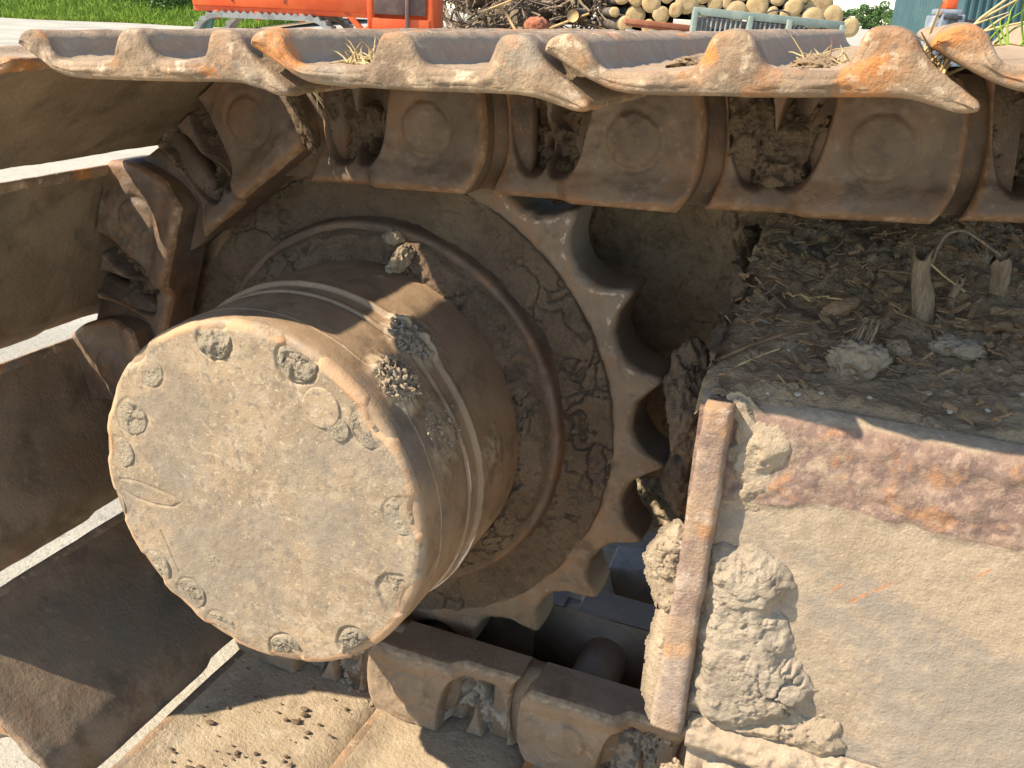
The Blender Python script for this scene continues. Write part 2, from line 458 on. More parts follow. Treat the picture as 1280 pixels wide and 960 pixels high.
mat('shed_teal', (.040, .085, .088), [((.055, .105, .105), 1.5, .45, .62, .7)], rough=.55)
mat('concrete', (.42, .375, .28), [((.31, .28, .22), .8, .44, .6, .8), ((.43, .39, .31), 3, .5, .66, .7), ((.22, .20, .16), 40, .55, .68, .7), ((.17, .155, .13), 140, .58, .70, .7), ((.34, .275, .185), 1.7, .56, .7, .5)],
    rough=.92, rvar=.05, bumps=[(60, .004, 'n'), (200, .002, 'n')], spec=.2)

# ------------------------------------------------------------------ ground and sky-side structure
YC = 0.0325                      # middle of the track chain
GZ = -0.44
def build_ground():
    n = 90
    a = np.linspace(-1, 1, n)
    g = np.sign(a) * (np.abs(a) ** 4) * 900 + a * 6
    X, Y = np.meshgrid(g, g, indexing='ij')
    P = np.stack([X, Y, 0 * X], -1)
    Z = GZ + 0.012 * fbm(P, .35, 3) * sstep(2.0, 6.0, np.hypot(X, Y))
    me = make_mesh('ground', np.stack([X, Y, Z], -1), grid_faces(n, n), 'concrete', True)
    finish(obj('ground', me), 'pale sunlit concrete yard under the track', 'ground', kind='structure')
build_ground()

# ------------------------------------------------------------------ drive sprocket with its hub
def polar(R, TH, Y):
    return np.stack([R * np.cos(TH), Y, R * np.sin(TH)], -1)

def build_sprocket():
    root = finish(empty('drive_sprocket'), 'rusty toothed drive sprocket with mud packed face and big round hub', 'sprocket')
    # toothed ring
    NT, per = 21, 36
    th = np.radians(49.88) + np.arange(NT * per) / (NT * per) * 2 * np.pi
    ph = ((th - np.radians(49.88)) / (2 * np.pi / NT) + .5) % 1 - .5          # 0 at tip
    dl = (0.5 - np.abs(ph)) * 2 * np.pi / NT                                    # angle from valley
    c, rc, Rt = .3495, .0480, .3385
    q = np.clip(rc ** 2 - (c * np.sin(dl)) ** 2, 0, None)
    ro = np.minimum(np.where(np.sin(dl) * c < rc, c * np.cos(dl) - np.sqrt(q), 9), Rt)
    for _ in range(3): ro = .25 * np.roll(ro, 1) + .5 * ro + .25 * np.roll(ro, -1)
    ro = ro + .0016 * vnoise(np.stack([np.cos(th) * 40, np.sin(th) * 40, 0 * th], -1), 3)
    ri = .2725
    rows, yy, edge, groove = [], [], [], []
    def row(r, y, e, g):
        rows.append(r); yy.append(np.broadcast_to(y, r.shape)); edge.append(np.broadcast_to(e, r.shape)); groove.append(np.broadcast_to(g, r.shape))
    row(0 * th + ri, .012, 0, 0)
    row(0 * th + ri + .002, .003, 0, 0)
    tipk = sstep(.318, .337, ro)
    for f in np.linspace(0, 1, 22):
        r = ri + .005 + f * (ro - .010 - ri - .005)
        yv = .0045 * sstep(.30, .337, r) ** 1.2 + .0025 * sstep(.285, .2725, r)
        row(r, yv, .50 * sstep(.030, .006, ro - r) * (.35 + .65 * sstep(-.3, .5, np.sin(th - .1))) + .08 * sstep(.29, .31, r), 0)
    yb = .0045 * tipk
    for k in range(1, 9):
        a = k / 8 * np.pi / 2
        row(ro - .010 + .010 * np.sin(a), yb + .009 * (1 - np.cos(a)), .42 * (1 - k / 9), k / 8 * .5)
    for f in np.linspace(.08, 1, 12):
        row(ro + .0015 * np.sin(f * np.pi), .009 + yb * (1 - f) + f * .056, 0.05, .8)
    row(ro - .006, .070, 0, 0)
    row(0 * th + .25, .067, 0, 0)
    R = np.array(rows); Y = np.array(yy); TH = np.broadcast_to(th, R.shape)
    P = polar(R, TH, Y)
    P[..., 1] += .0011 * fbm(P, 60, 3) + .0005 * fbm(P, 260, 2)
    P *= 1 + (.0009 * fbm(P, 45, 3, s=4))[..., None] * np.array([1, 0, 1])
    me = make_mesh('tooth_ring', P, grid_faces(R.shape[0], R.shape[1], cv=True), 'sprocket_steel', True,
                   {'edge': np.array(edge), 'groove': np.array(groove)})
    obj('tooth_ring', me, root)
    # mud packed on the sprocket face
    nth, nr = 1100, 62
    th = np.linspace(0, 2 * np.pi, nth, endpoint=False)
    r = np.linspace(.196, .2835, nr)
    R, TH = np.meshgrid(r, th, indexing='ij')
    P = polar(R, TH, 0 * R)
    h = .004 + mud_relief(P, .0052, 11, .0075, 20, 95)
    rim = .2815 + .0022 * fbm(P, 60, 2, s=9)
    h = h - .016 * sstep(rim - .0025, rim + .0006, R)
    h = h + .010 * sstep(.245, .22, R) * (0.5 + fbm(P, 9, 2, s=5))
    P[..., 1] = -h
    obj('packed_mud', make_mesh('packed_mud', P, grid_faces(nr, nth, cv=True), 'mud_dark', True), root)
    # mounting flange
    prof = [(.19, -.02), (.2195, -.0262), (.2225, -.0268), (.2245, -.0255), (.2262, -.0225), (.2268, -.018), (.2275, -.008), (.232, .004)]
    nth = 220
    th = np.linspace(0, 2 * np.pi, nth, endpoint=False)
    R = np.array([p[0] for p in prof])[:, None] + 0 * th
    Y = np.array([p[1] for p in prof])[:, None] + 0 * th
    P = polar(R, np.broadcast_to(th, R.shape), Y)
    P[..., 1] += .0012 * fbm(P, 40, 3)
    hf = obj('hub_flange', make_mesh('hub_flange', P, grid_faces(len(prof), nth, cv=True), 'track_steel', True,
             {'edge': np.repeat(np.array([0, .05, .16, .2, .16, .05, 0, 0])[:, None], nth, 1)}), root)
    # mud caked on the flange
    nth, nr = 820, 40
    th = np.linspace(0, 2 * np.pi, nth, endpoint=False)
    r = np.linspace(.178, .2235, nr)
    R, TH = np.meshgrid(r, th, indexing='ij')
    P = polar(R, TH, 0 * R)
    cov = sstep(-.5, .25, fbm(P, 9, 2, s=21) + .25)
    out = .2175 + .004 * fbm(P, 30, 2, s=22)
    h = (.012 * cov + .014 * sstep(.215, .19, R) * cov + mud_relief(P, .009, 23, .007, 34, 70) * (.4 + .6 * cov)) * sstep(out + .002, out - .007, R)
    P[..., 1] = -.0245 - h
    obj('flange_mud', make_mesh('flange_mud', P, grid_faces(nr, nth, cv=True), 'mud_dark', True), hf)
    # hub housing (turned body with two sealing grooves)
    prof = [(.1800, -.030, 0), (.1868, -.045, 0), (.1872, -.07, 0), (.1868, -.10, 0), (.1862, -.135, 0), (.1862, -.1395, .1), (.1876, -.1405, .45), (.1884, -.1425, .62), (.1880, -.1450, .55),
            (.1850, -.1462, .2), (.1832, -.1475, 0), (.1828, -.155, 0), (.1826, -.1618, .05), (.1838, -.1632, .6), (.1838, -.1646, .6), (.1826, -.166, .1), (.1790, -.1665, 0), (.1790, -.1680, 0), (.1815, -.1688, 0),
            (.1818, -.175, 0), (.1818, -.20, 0), (.1816, -.225, 0), (.1822, -.2262, .5), (.1815, -.2275, .1), (.1812, -.245, 0), (.1806, -.252, 0), (.1790, -.2565, 0), (.175, -.2590, 0), (.162, -.2575, 0), (.140, -.2560, 0)]
    nth = 640
    th = np.linspace(0, 2 * np.pi, nth, endpoint=False)
    pr = np.array(prof)
    tk = np.concatenate([np.linspace(i, i + 1, max(2, int(abs(pr[i + 1, 1] - pr[i, 1]) / .0016)), endpoint=False) for i in range(len(pr) - 1)] + [[len(pr) - 1]])
    pr = np.stack([np.interp(tk, np.arange(len(pr)), pr[:, i]) for i in range(3)], -1)
    R = pr[:, 0][:, None] + 0 * th
    Y = pr[:, 1][:, None] + 0 * th
    TH = np.broadcast_to(th, R.shape)
    P = polar(R, TH, Y)
    br = .35 + .65 * sstep(-.3, .2, fbm(P, 8, 3, s=2))
    e = pr[:, 2][:, None] * br
    mudm = np.zeros_like(R)
    for a0, y0_, ra, ry, w in ((53, -.150, .050, .040, 1.0), (46, -.215, .050, .034, 1.0), (26, -.185, .055, .05, .8), (8, -.12, .06, .05, .7), (75, -.09, .05, .03, .5), (-20, -.10, .05, .04, .6)):
        da = np.abs((np.degrees(TH) - a0 + 180) % 360 - 180) * math.pi / 180 * .186
        mudm = np.maximum(mudm, w * np.exp(-(da / ra) ** 2 - ((Y - y0_) / ry) ** 2))
    core = sstep(.55, .95, mudm) * (np.degrees(TH) % 360 > 35) * (np.degrees(TH) % 360 < 70) * (Y < -.12)
    mudm = sstep(.42, .75, mudm + .42 * fbm(P, 34, 5, gain=.6, s=12))
    R = R + .0006 * fbm(P, 30, 3) + mudm * np.clip(.0012 + .0035 * fbm(P, 70, 4, gain=.6, s=15), 0, 1) * sstep(-.259, -.25, Y)
    R = R + core * mudm * np.clip(.0055 + .010 * fbm(P, 60, 5, gain=.62, s=16), 0, .014)
    P = polar(R, TH, Y)
    obj('hub_housing', make_mesh('hub_housing', P, grid_faces(len(pr), nth, cv=True), 'hub_steel', True, {'edge': e * (1 - mudm), 'mud': mudm * .6}), root)
    # end cover with bolt recesses
    plugs = [(.057, .154, .0215), (.129, .106, .021), (-.03, .159, .019), (-.111, .116, .0185), (-.137, .061, .019), (-.156, .020, .017), (-.177, -.046, .018),
             (-.129, -.108, .020), (-.086, -.128, .0185), (-.051, -.157, .019), (.027, -.164, .020), (.109, -.130, .019), (.155, -.059, .021), (.162, .027, .021)]
    nth, nr = 900, 150
    th = np.linspace(0, 2 * np.pi, nth, endpoint=False)
    rr = np.concatenate([np.linspace(.0008, .13, 60), np.linspace(.1312, .1806, nr - 60)])
    R, TH = np.meshgrid(rr, th, indexing='ij')
    X, Z = R * np.cos(TH), R * np.sin(TH)
    P = np.stack([X, 0 * X, Z], -1)
    h = .0007 * fbm(P, 25, 3) + .0004 * fbm(P, 120, 3)
    ef = np.clip((R - .1706) / .010, 0, 1)
    h = h - .009 * (1 - np.sqrt(np.clip(1 - ef ** 2, 0, 1)))
    rscale = np.ones_like(R)
    strong = (0, 2, 10, 11, 12)
    for ip, (px, pz, pr_) in enumerate(plugs):
        d = np.hypot(X - px, Z - pz)
        h = h - (.0026 if ip in strong else .0009) * sstep(pr_ + .0026, pr_ - .0012, d + .0035 * fbm(P, 45, 3, s=int(1000 * abs(px))))
        ang = math.atan2(pz, px); pd = math.hypot(px, pz)
        dth = np.abs((TH - ang + np.pi) % (2 * np.pi) - np.pi) * .18
        if pd + pr_ > .166:
            notch = min(.008, (pd + pr_ - .166) * .45 + .001)
            rscale = rscale - notch / .18 * sstep(pr_ * 1.15, pr_ * .2, dth) * sstep(.150, .180, R)
    # scratches and a curved scored mark
    def stroke(pts, w, dep):
        nonlocal h
        d = np.full(X.shape, 9.0)
        for a, b in zip(pts[:-1], pts[1:]):
            a, b = np.array(a), np.array(b); ee = b - a
            t = np.clip(((X - a[0]) * ee[0] + (Z - a[1]) * ee[1]) / (ee @ ee), 0, 1)
            d = np.minimum(d, np.hypot(X - a[0] - t * ee[0], Z - a[1] - t * ee[1]))
        h = h - dep * sstep(w, 0, d)
    stroke([(-.168 + .006, -.012), (-.14, -.010), (-.11, -.014), (-.092, -.018), (-.088, -.022), (-.098, -.029), (-.12, -.032), (-.145, -.03), (-.162, -.024)], .0022, .0011)
    stroke([(-.117, -.062), (-.110, -.078), (-.105, -.092), (-.098, -.105)], .0022, .0012)
    stroke([(.02, .135), (.03, .115), (.055, .098), (.09, .085)], .0016, .0006)
    Q = np.stack([X * .6 + Z * .8, 0 * X, (Z * .6 - X * .8) * 4], -1)
    smear = sstep(.05, .45, fbm(Q, 9, 4, s=33)) * .5 + .5 * sstep(.1, .4, fbm(np.stack([X, 0 * X, Z], -1), 12, 4, s=34))
    h = h + .0005 * smear * (1 + fbm(P, 200, 3, s=35))
    scuff = np.zeros_like(X)
    for ia, an in enumerate((.35, 1.2, 2.3, 2.9)):
        ca, sa = math.cos(an), math.sin(an)
        Q = np.stack([(X * ca + Z * sa) * 14, 0 * X + ia, (Z * ca - X * sa) * 130], -1)
        ln = 1 - np.abs(vnoise(Q + .8 * fbm(P, 30, 2, s=ia)[..., None], 60 + ia)) * 9
        scuff = np.maximum(scuff, np.clip(ln, 0, 1) * sstep(.0, .4, fbm(P, 16, 3, s=70 + ia)))
    P = np.stack([X * rscale, -.2625 - h, Z * rscale], -1)
    edge = .68 * sstep(.166, .176, R) * sstep(-.45, .15, fbm(P, 10, 2, s=3)) + .05 * fbm(P, 9, 2, s=8)
    cv = obj('hub_cover', make_mesh('hub_cover', P, grid_faces(nr, nth, cv=True), 'hub_cover_steel', True, {'edge': edge, 'smear': smear * .45, 'scuff': scuff * .5}), root)
    rnd = random.Random(4)
    for i, (px, pz, pr_) in enumerate(plugs + [(.081, .115, .0205), (-.055, -.079, .011), (.098, .098, .012)]):
        n1, n2 = 30, 64
        flat = i == len(plugs)
        rr = np.linspace(.0004, pr_ * (.985 if flat else 1.06), n1)
        R, TH = np.meshgrid(rr, np.linspace(0, 2 * np.pi, n2, endpoint=False), indexing='ij')
        X, Z = px + R * np.cos(TH), pz + R * np.sin(TH)
        P = np.stack([X, 0 * X + i, Z], -1)
        kk = 1.0 if i in (0, 2, 10, 11, 12) else .45
        h = .0010 + .0005 * fbm(P, 90, 3) if flat else .0004 + kk * (mud_relief(P, .0062, 40 + i, .0035, 70, 150) + .003 * fbm(P, 38, 2, s=i))
        if i > len(plugs): h = h * .6
        rim = np.hypot(X, Z)
        h = h * sstep(pr_, pr_ * .9, R) - .003 * sstep(pr_ * .9, pr_, R)
        h = h - .010 * sstep(.168, .179, rim) - .003 * sstep(.155, .17, rim)
        sc = np.where(rim > .172, .172 / np.maximum(rim, 1e-6), 1)
        mtp = 'hub_cover_steel' if flat else 'recess_mud'
        obj('recess_mud', make_mesh('recess_mud', np.stack([X * sc, -.2632 - h, Z * sc], -1), grid_faces(n1, n2, cv=True), mtp, True, {'edge': 0 * X}), cv)
    return root
build_sprocket()

# ------------------------------------------------------------------ track sections (link pair + shoe)
PITCH = 0.205
def rgt(n): return PITCH + .062 * (1 - (np.abs(n) / .074) ** 2.5) ** .4
def lft(n): return .077 * (1 - (np.abs(n) / .088) ** 2.5) ** .4

def link_mesh(name, mirror, material='track_steel', sd=0):
    n = np.linspace(-.060, .052, 66)
    s = np.linspace(0, 1, 132)
    Nn, S = np.meshgrid(n, s, indexing='ij')
    T = lft(Nn) + S * (rgt(Nn) - lft(Nn))
    d = np.full(T.shape, .060)
    rb = np.hypot(T - PITCH, Nn)
    d += .016 * sstep(.085, .066, np.hypot((T - PITCH) * .95, Nn * .75)) * sstep(.125, .150, T)
    d += .011 * sstep(-.024, -.052, Nn)
    def window(ct, cn, wt, wn, sk):
        t = (T - ct - sk * (Nn - cn)) / wt
        w = (Nn - cn) / wn
        return sstep(1.08, .90, (np.abs(t) ** 2.6 + np.abs(w) ** 2.6) ** (1 / 2.6))
    w = np.maximum(window(.0990, .014, .0185, .052, -.12), window(.1425, .012, .0200, .050, .18))
    d -= .034 * w
    d -= .0014 * sstep(.031, .0275, rb) * sstep(.0215, .025, rb)
    d += .0012 * sstep(.0265, .0225, rb)
    d += .0012 * sstep(.050, .042, rb)
    e = np.minimum(np.minimum(Nn + .060, rgt(Nn) - T), T - lft(Nn))
    k = np.clip(1 - e / .009, 0, 1)
    d -= .009 * (1 - np.sqrt(1 - k * k)) * .9
    P = np.stack([T, -d, Nn], -1)
    cake = sstep(-.10, .30, fbm(P, 16, 3, s=13 + sd)) * sstep(-.05, -.03, Nn)
    P[..., 1] -= .0026 * fbm(P, 26, 5, gain=.55, s=3 + sd) + .0008 * fbm(P, 120, 3, s=4) + cake * (.002 + .0045 * fbm(P, 50, 5, gain=.62, s=14 + sd))
    edge = .42 * sstep(.012, .002, e) + .1 * sstep(-.045, -.055, Nn) + .08 * sstep(.05, .066, rb) * (T > PITCH)
    mb = MB()
    mb.grid(P, flip=True, a=edge)
    # skirts: bottom rail, right end, left end
    def skirt(line, ed, flip):
        rows = [line]
        for f in (.12, .35, .65, 1.0):
            L = line.copy()
            L[:, 1] = line[:, 1] + f * (-.024 - line[:, 1])
            rows.append(L)
        mb.grid(np.array(rows), flip=flip, a=np.array([ed, ed * .8, ed * .5, ed * .3, ed * .2]))
    skirt(P[0], np.full(len(s), .4), True)
    skirt(P[:, -1], np.full(len(n), .28), True)
    skirt(P[:, 0], np.full(len(n), .2), False)
    skirt(P[-1], np.full(len(s), .0), False)
    # inner end lug that reaches under the neighbouring boss
    out = [(.058 * math.cos(a), .058 * math.sin(a)) for a in np.linspace(math.radians(100), math.radians(262), 22)] + [(.10, -.058), (.10, .050)]
    a1 = np.array([(t, -.052, q) for t, q in out]); a2 = a1.copy(); a2[:, 1] = -.0235
    k = len(out)
    mb.add(np.concatenate([a1, a2]), [list(range(k))[::-1], list(range(k, 2 * k))] + [[i, (i + 1) % k, (i + 1) % k + k, i + k] for i in range(k)], .14)
    # inner bore face of the boss
    cb = [(PITCH + .06 * math.cos(a), .056 * math.sin(a)) for a in np.linspace(0, 2 * math.pi, 28, endpoint=False)]
    mb.add([(t, -.0238, max(min(q, .05), -.058)) for t, q in cb], [list(range(28))])
    mb.add([(.06, -.0236, -.059), (.06, -.0236, .05), (PITCH, -.0236, .05), (PITCH, -.0236, -.059)], [[0, 1, 2, 3]])
    me = mb.mesh(name, material, True, 'edge')
    if mirror:
        co = np.zeros(len(me.vertices) * 3); me.vertices.foreach_get('co', co)
        co = co.reshape(-1, 3); co[:, 1] = 2 * YC - co[:, 1]
        me.vertices.foreach_set('co', co.ravel()); me.flip_normals(); me.update()
    return me

def window_mud(name, s, mt='mud_dark', d0=.050):
    t = np.linspace(.074, .170, 74); n = np.linspace(-.044, .056, 76)
    T, Nn = np.meshgrid(t, n, indexing='ij')
    P = np.stack([T, 0 * T + s, Nn], -1)
    h = d0 + .010 * fbm(P, 18, 3, s=s) + mud_relief(P, .020, s, .016, 34, 60)
    h = h - .035 * sstep(.12, .34, fbm(P, 30, 4, s=s + 40))
    h = np.clip(h, .0255, .066)
    lo = np.minimum(np.minimum(T - .074, .170 - T), np.minimum(Nn + .044, .1))
    h = h - .02 * sstep(.006, 0, lo)
    return make_mesh(name, np.stack([T, -h, Nn], -1), grid_faces(74, 76), mt, True)

def shoe_profile():
    """closed outline of the rolled triple grouser plate in (t, n)"""
    top = [(.021, .0790), (.0225, .0840), (.027, .0872), (.034, .0886), (.041, .0876), (.0465, .0835), (.0500, .0770), (.0540, .0712), (.060, .0686), (.082, .0680), (.1025, .0685),
           (.1085, .0712), (.1125, .0770), (.1155, .0838), (.1195, .0878), (.1265, .0886), (.1335, .0878), (.1385, .0838), (.1420, .0770), (.1460, .0712), (.152, .0686), (.167, .0682), (.181, .0685),
           (.1865, .0712), (.1900, .0770), (.1930, .0838), (.1970, .0878), (.2045, .0886), (.2115, .0878), (.2175, .0838), (.2220, .0770), (.2280, .0700), (.2370, .0632), (.2450, .0570), (.2505, .0525)]
    bot = [(.2515, .0495), (.2485, .0475), (.240, .0480), (.228, .0515), (.214, .0545), (.190, .0550), (.150, .0548), (.110, .0550), (.080, .0553), (.062, .0575), (.047, .0640), (.034, .0715), (.0255, .0765)]
    p = np.array(top + bot)
    q = []
    n = len(p)
    for i in range(n):                    # Catmull-Rom
        p0, p1, p2, p3 = p[i - 1], p[i], p[(i + 1) % n], p[(i + 2) % n]
        for t in (0, .34, .67):
            q.append(.5 * (2 * p1 + (p2 - p0) * t + (2 * p0 - 5 * p1 + 4 * p2 - p3) * t * t + (3 * p1 - p0 - 3 * p2 + p3) * t ** 3))
    return np.array(q), 3 * len(top)

def shoe_mesh(name, s, inner='shoe_inner'):
    q, ntop = shoe_profile()
    tan = np.roll(q, -1, 0) - np.roll(q, 1, 0)
    tan /= np.linalg.norm(tan, axis=1)[:, None]
    nor = np.stack([-tan[:, 1], tan[:, 0]], -1)                   # outward for this clockwise outline
    if np.mean(((q - q.mean(0)) * nor).sum(1)) < 0: nor = -nor
    y0, y1 = -.364, .430
    r = .0042
    ys, ins = [], []
    for a in np.linspace(0, math.pi / 2, 6):
        ys.append(y0 + r * (1 - math.sin(a))); ins.append(r * (1 - math.cos(a)))
    ys, ins = ys[::-1], ins[::-1]
    body = list(np.concatenate([np.linspace(y0 + r + .004, -.22, 36), np.linspace(-.215, y1 - .005, 56)]))
    ys += body + [y1]; ins += [0] * len(body) + [.003]
    P = np.zeros((len(ys), len(q), 3))
    for i, (y, k) in enumerate(zip(ys, ins)):
        pr = q - nor * k
        P[i, :, 0], P[i, :, 1], P[i, :, 2] = pr[:, 0], y, pr[:, 1]
    # clearance cut in the leading edge beside the links
    cut = sstep(-.125, -.112, P[..., 1]) * sstep(-.018, -.03, P[..., 1]) + sstep(.083, .095, P[..., 1]) * sstep(.19, .177, P[..., 1])
    lead = np.clip((.070 - P[..., 0]) / .05, 0, 1)
    P[..., 0] += cut * lead * .006
    P[..., 2] -= cut * lead * .002
    # battered front end and worn surface
    fr = sstep(-.27, -.364, P[..., 1])
    P0y = P[..., 1].copy()
    P[..., 1] += fr ** 4 * (.0035 * fbm(P, 22, 3, s=s) + .002 * fbm(P, 90, 3, s=s + 1))
    dn = .0013 * fbm(P, 30, 3, s=s + 2) + .0006 * fbm(P, 110, 3, s=s + 3) + .0016 * fr ** 2 * fbm(P, 60, 3, s=s + 5)
    dn = dn * sstep(-.3635, -.352, P0y)
    P[..., 0] += dn * nor[None, :, 0]
    P[..., 2] += dn * nor[None, :, 1]
    i = np.arange(len(q))
    istop = i < ntop - 1
    flank = istop * np.abs(nor[:, 0])
    polish = np.clip(flank * 1.1 + istop * sstep(.074, .069, q[:, 1]) * .8, 0, 1)[None, :] * sstep(-.362, -.345, P[..., 1]) * .55
    under = (~istop)[None, :] * np.ones_like(polish)
    F = grid_faces(len(ys), len(q), cv=True).tolist()
    npf = len(F)
    V = P.reshape(-1, 3)
    # rough sawn front face between the upper and lower outline
    inn = q - nor * ins[0]
    tp, bt = inn[:ntop], inn[ntop:][::-1]
    tt = np.linspace(max(tp[:, 0].min(), bt[:, 0].min()), min(tp[:, 0].max(), bt[:, 0].max()), 110)
    zt = np.interp(tt, tp[:, 0], tp[:, 1]); zb = np.interp(tt, bt[:, 0], bt[:, 1])
    ff = np.linspace(0, 1, 12)
    C = np.stack([np.repeat(tt[:, None], 12, 1), np.full((110, 12), ys[0]), zb[:, None] + (zt - zb)[:, None] * ff], -1)
    C[..., 1] += .0035 * fbm(C, 22, 3, s=s) + .002 * fbm(C, 90, 3, s=s + 1) + (.0016 * fbm(C, 120, 4, s=s + 9) - .0010) * np.sin(np.pi * ff)
    F += grid_faces(110, 12, off=len(V)).tolist()
    V = np.concatenate([V, C.reshape(-1, 3)])
    polish = np.concatenate([polish.ravel(), np.zeros(110 * 12)])
    P = V
    F.append([(len(ys) - 1) * len(q) + j for j in range(len(q))][::-1])
    me = make_mesh(name, P, F, 'shoe_steel', True, {'polish': polish})
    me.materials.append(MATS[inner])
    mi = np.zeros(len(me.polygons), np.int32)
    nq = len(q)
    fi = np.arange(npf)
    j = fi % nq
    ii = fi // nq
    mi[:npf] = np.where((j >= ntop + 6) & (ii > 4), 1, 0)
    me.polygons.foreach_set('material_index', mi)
    return me

def ycyl(mb, t, n, r, y0, y1, k=28, bev=.003):
    a = np.linspace(0, 2 * np.pi, k, endpoint=False)
    rows = [(.0005, y0), (r - bev, y0), (r - bev * .3, y0 + bev * .3), (r, y0 + bev), (r, y1)]
    mb.grid(np.array([[(t + rr * math.cos(x), yy, n + rr * math.sin(x)) for x in a] for rr, yy in rows]), cv=True)

def build_track():
    near_dusty = [link_mesh('link_near_dusty', False, 'track_dusty', 7 + 100 * i) for i in range(2)]
    nears = [link_mesh('link_near', False, 'track_steel', 300 * i) for i in range(3)]
    far = link_mesh('link_far', True, 'wet_steel')
    far_dry = link_mesh('link_far_dry', True)
    shoes = [shoe_mesh('shoe_a', 1), shoe_mesh('shoe_b', 51), shoe_mesh('shoe_c', 91), shoe_mesh('shoe_d', 131), shoe_mesh('shoe_e', 171, 'shoe_dusty')]
    mb = MB(); ycyl(mb, PITCH, 0, .0235, -.0772, -.05); pin = mb.mesh('pin_end', 'track_steel', True, 'edge')
    mb = MB(); ycyl(mb, 0, 0, .031, -.0235, .0885); bush = mb.mesh('bushing', 'wet_steel', True)
    R0 = .3477
    pins = {}
    for k in range(0, 7):
        a = math.radians(75.6 + 34.2857 * k)
        pins[k] = np.array([R0 * math.cos(a), R0 * math.sin(a)])
    for k, ang in ((-1, 1.7), (-2, 3.6), (-3, 4.6), (-4, 4.6)):
        a = math.radians(ang)
        pins[k] = pins[k + 1] + PITCH * np.array([math.cos(a), math.sin(a)])
    for k in (7, 8, 9):
        pins[k] = pins[k - 1] + PITCH * np.array([math.cos(math.radians(-.6)), math.sin(math.radians(-.6))])
    labels = {
        -3: 'rightmost track section of the top run, only its rusty nose end in view',
        -2: 'top track section with orange rust and a long pointed lip, above the frame',
        -1: 'top track section with dirt in its pocket, right of the bent joint above the hub',
        0: 'top track section at the upper left corner, its shoe nose near the concrete',
        1: 'tilted track section bending round the sprocket at upper left',
        2: 'second dark track section down the left side, link standing upright',
        3: 'third dark track section down the left side, its link hidden by the hub',
        4: 'fourth track section at lower left, dark shoe half in shadow beside the hub cover',
        5: 'lit bottom track section directly under the hub cover',
        6: 'bottom track section with the mud filled link below the sprocket',
        7: 'bottom track section whose link reaches under the rusty frame bar',
        8: 'bottom track section hidden mostly beneath the beige frame plate'}
    # section k joins pin k+1 (local left) and pin k (local right)
    for k in range(-4, 9):
        if k == -4: continue
        A, B = pins[k + 1], pins[k]
        if k < 0: A, B = pins[k + 1], pins[k]
        ang = math.atan2(B[1] - A[1], B[0] - A[0])
        root = empty('track_section', (A[0], 0, A[1]), (0, -ang, 0))
        finish(root, labels[k], 'track section', 'track sections of the crawler chain')
        sh = shoes[{-3: 3, -2: 1, -1: 2, 0: 0, 5: 4, 6: 4, 7: 4, 8: 4}.get(k, k % 3)]
        obj('shoe', sh, root)
        lk = obj('link', nears[k % 3] if k < 5 else near_dusty[k % 2], root)
        obj('pin_end', pin, lk)
        obj('window_mud', window_mud('window_mud', 200 + k * 3, 'mud_grey' if k >= 5 else 'mud_dark'), lk)
        obj('link', far if k >= 4 else far_dry, root)
        obj('bushing', bush, root)
    return pins
PINS = build_track()

# ------------------------------------------------------------------ track frame at the right
def soil_z(X, Y):
    return .182 + .2 * (Y + .236) + .03 * sstep(-.15, .05, Y) * (.3 + .7 * sstep(.42, .62, X))

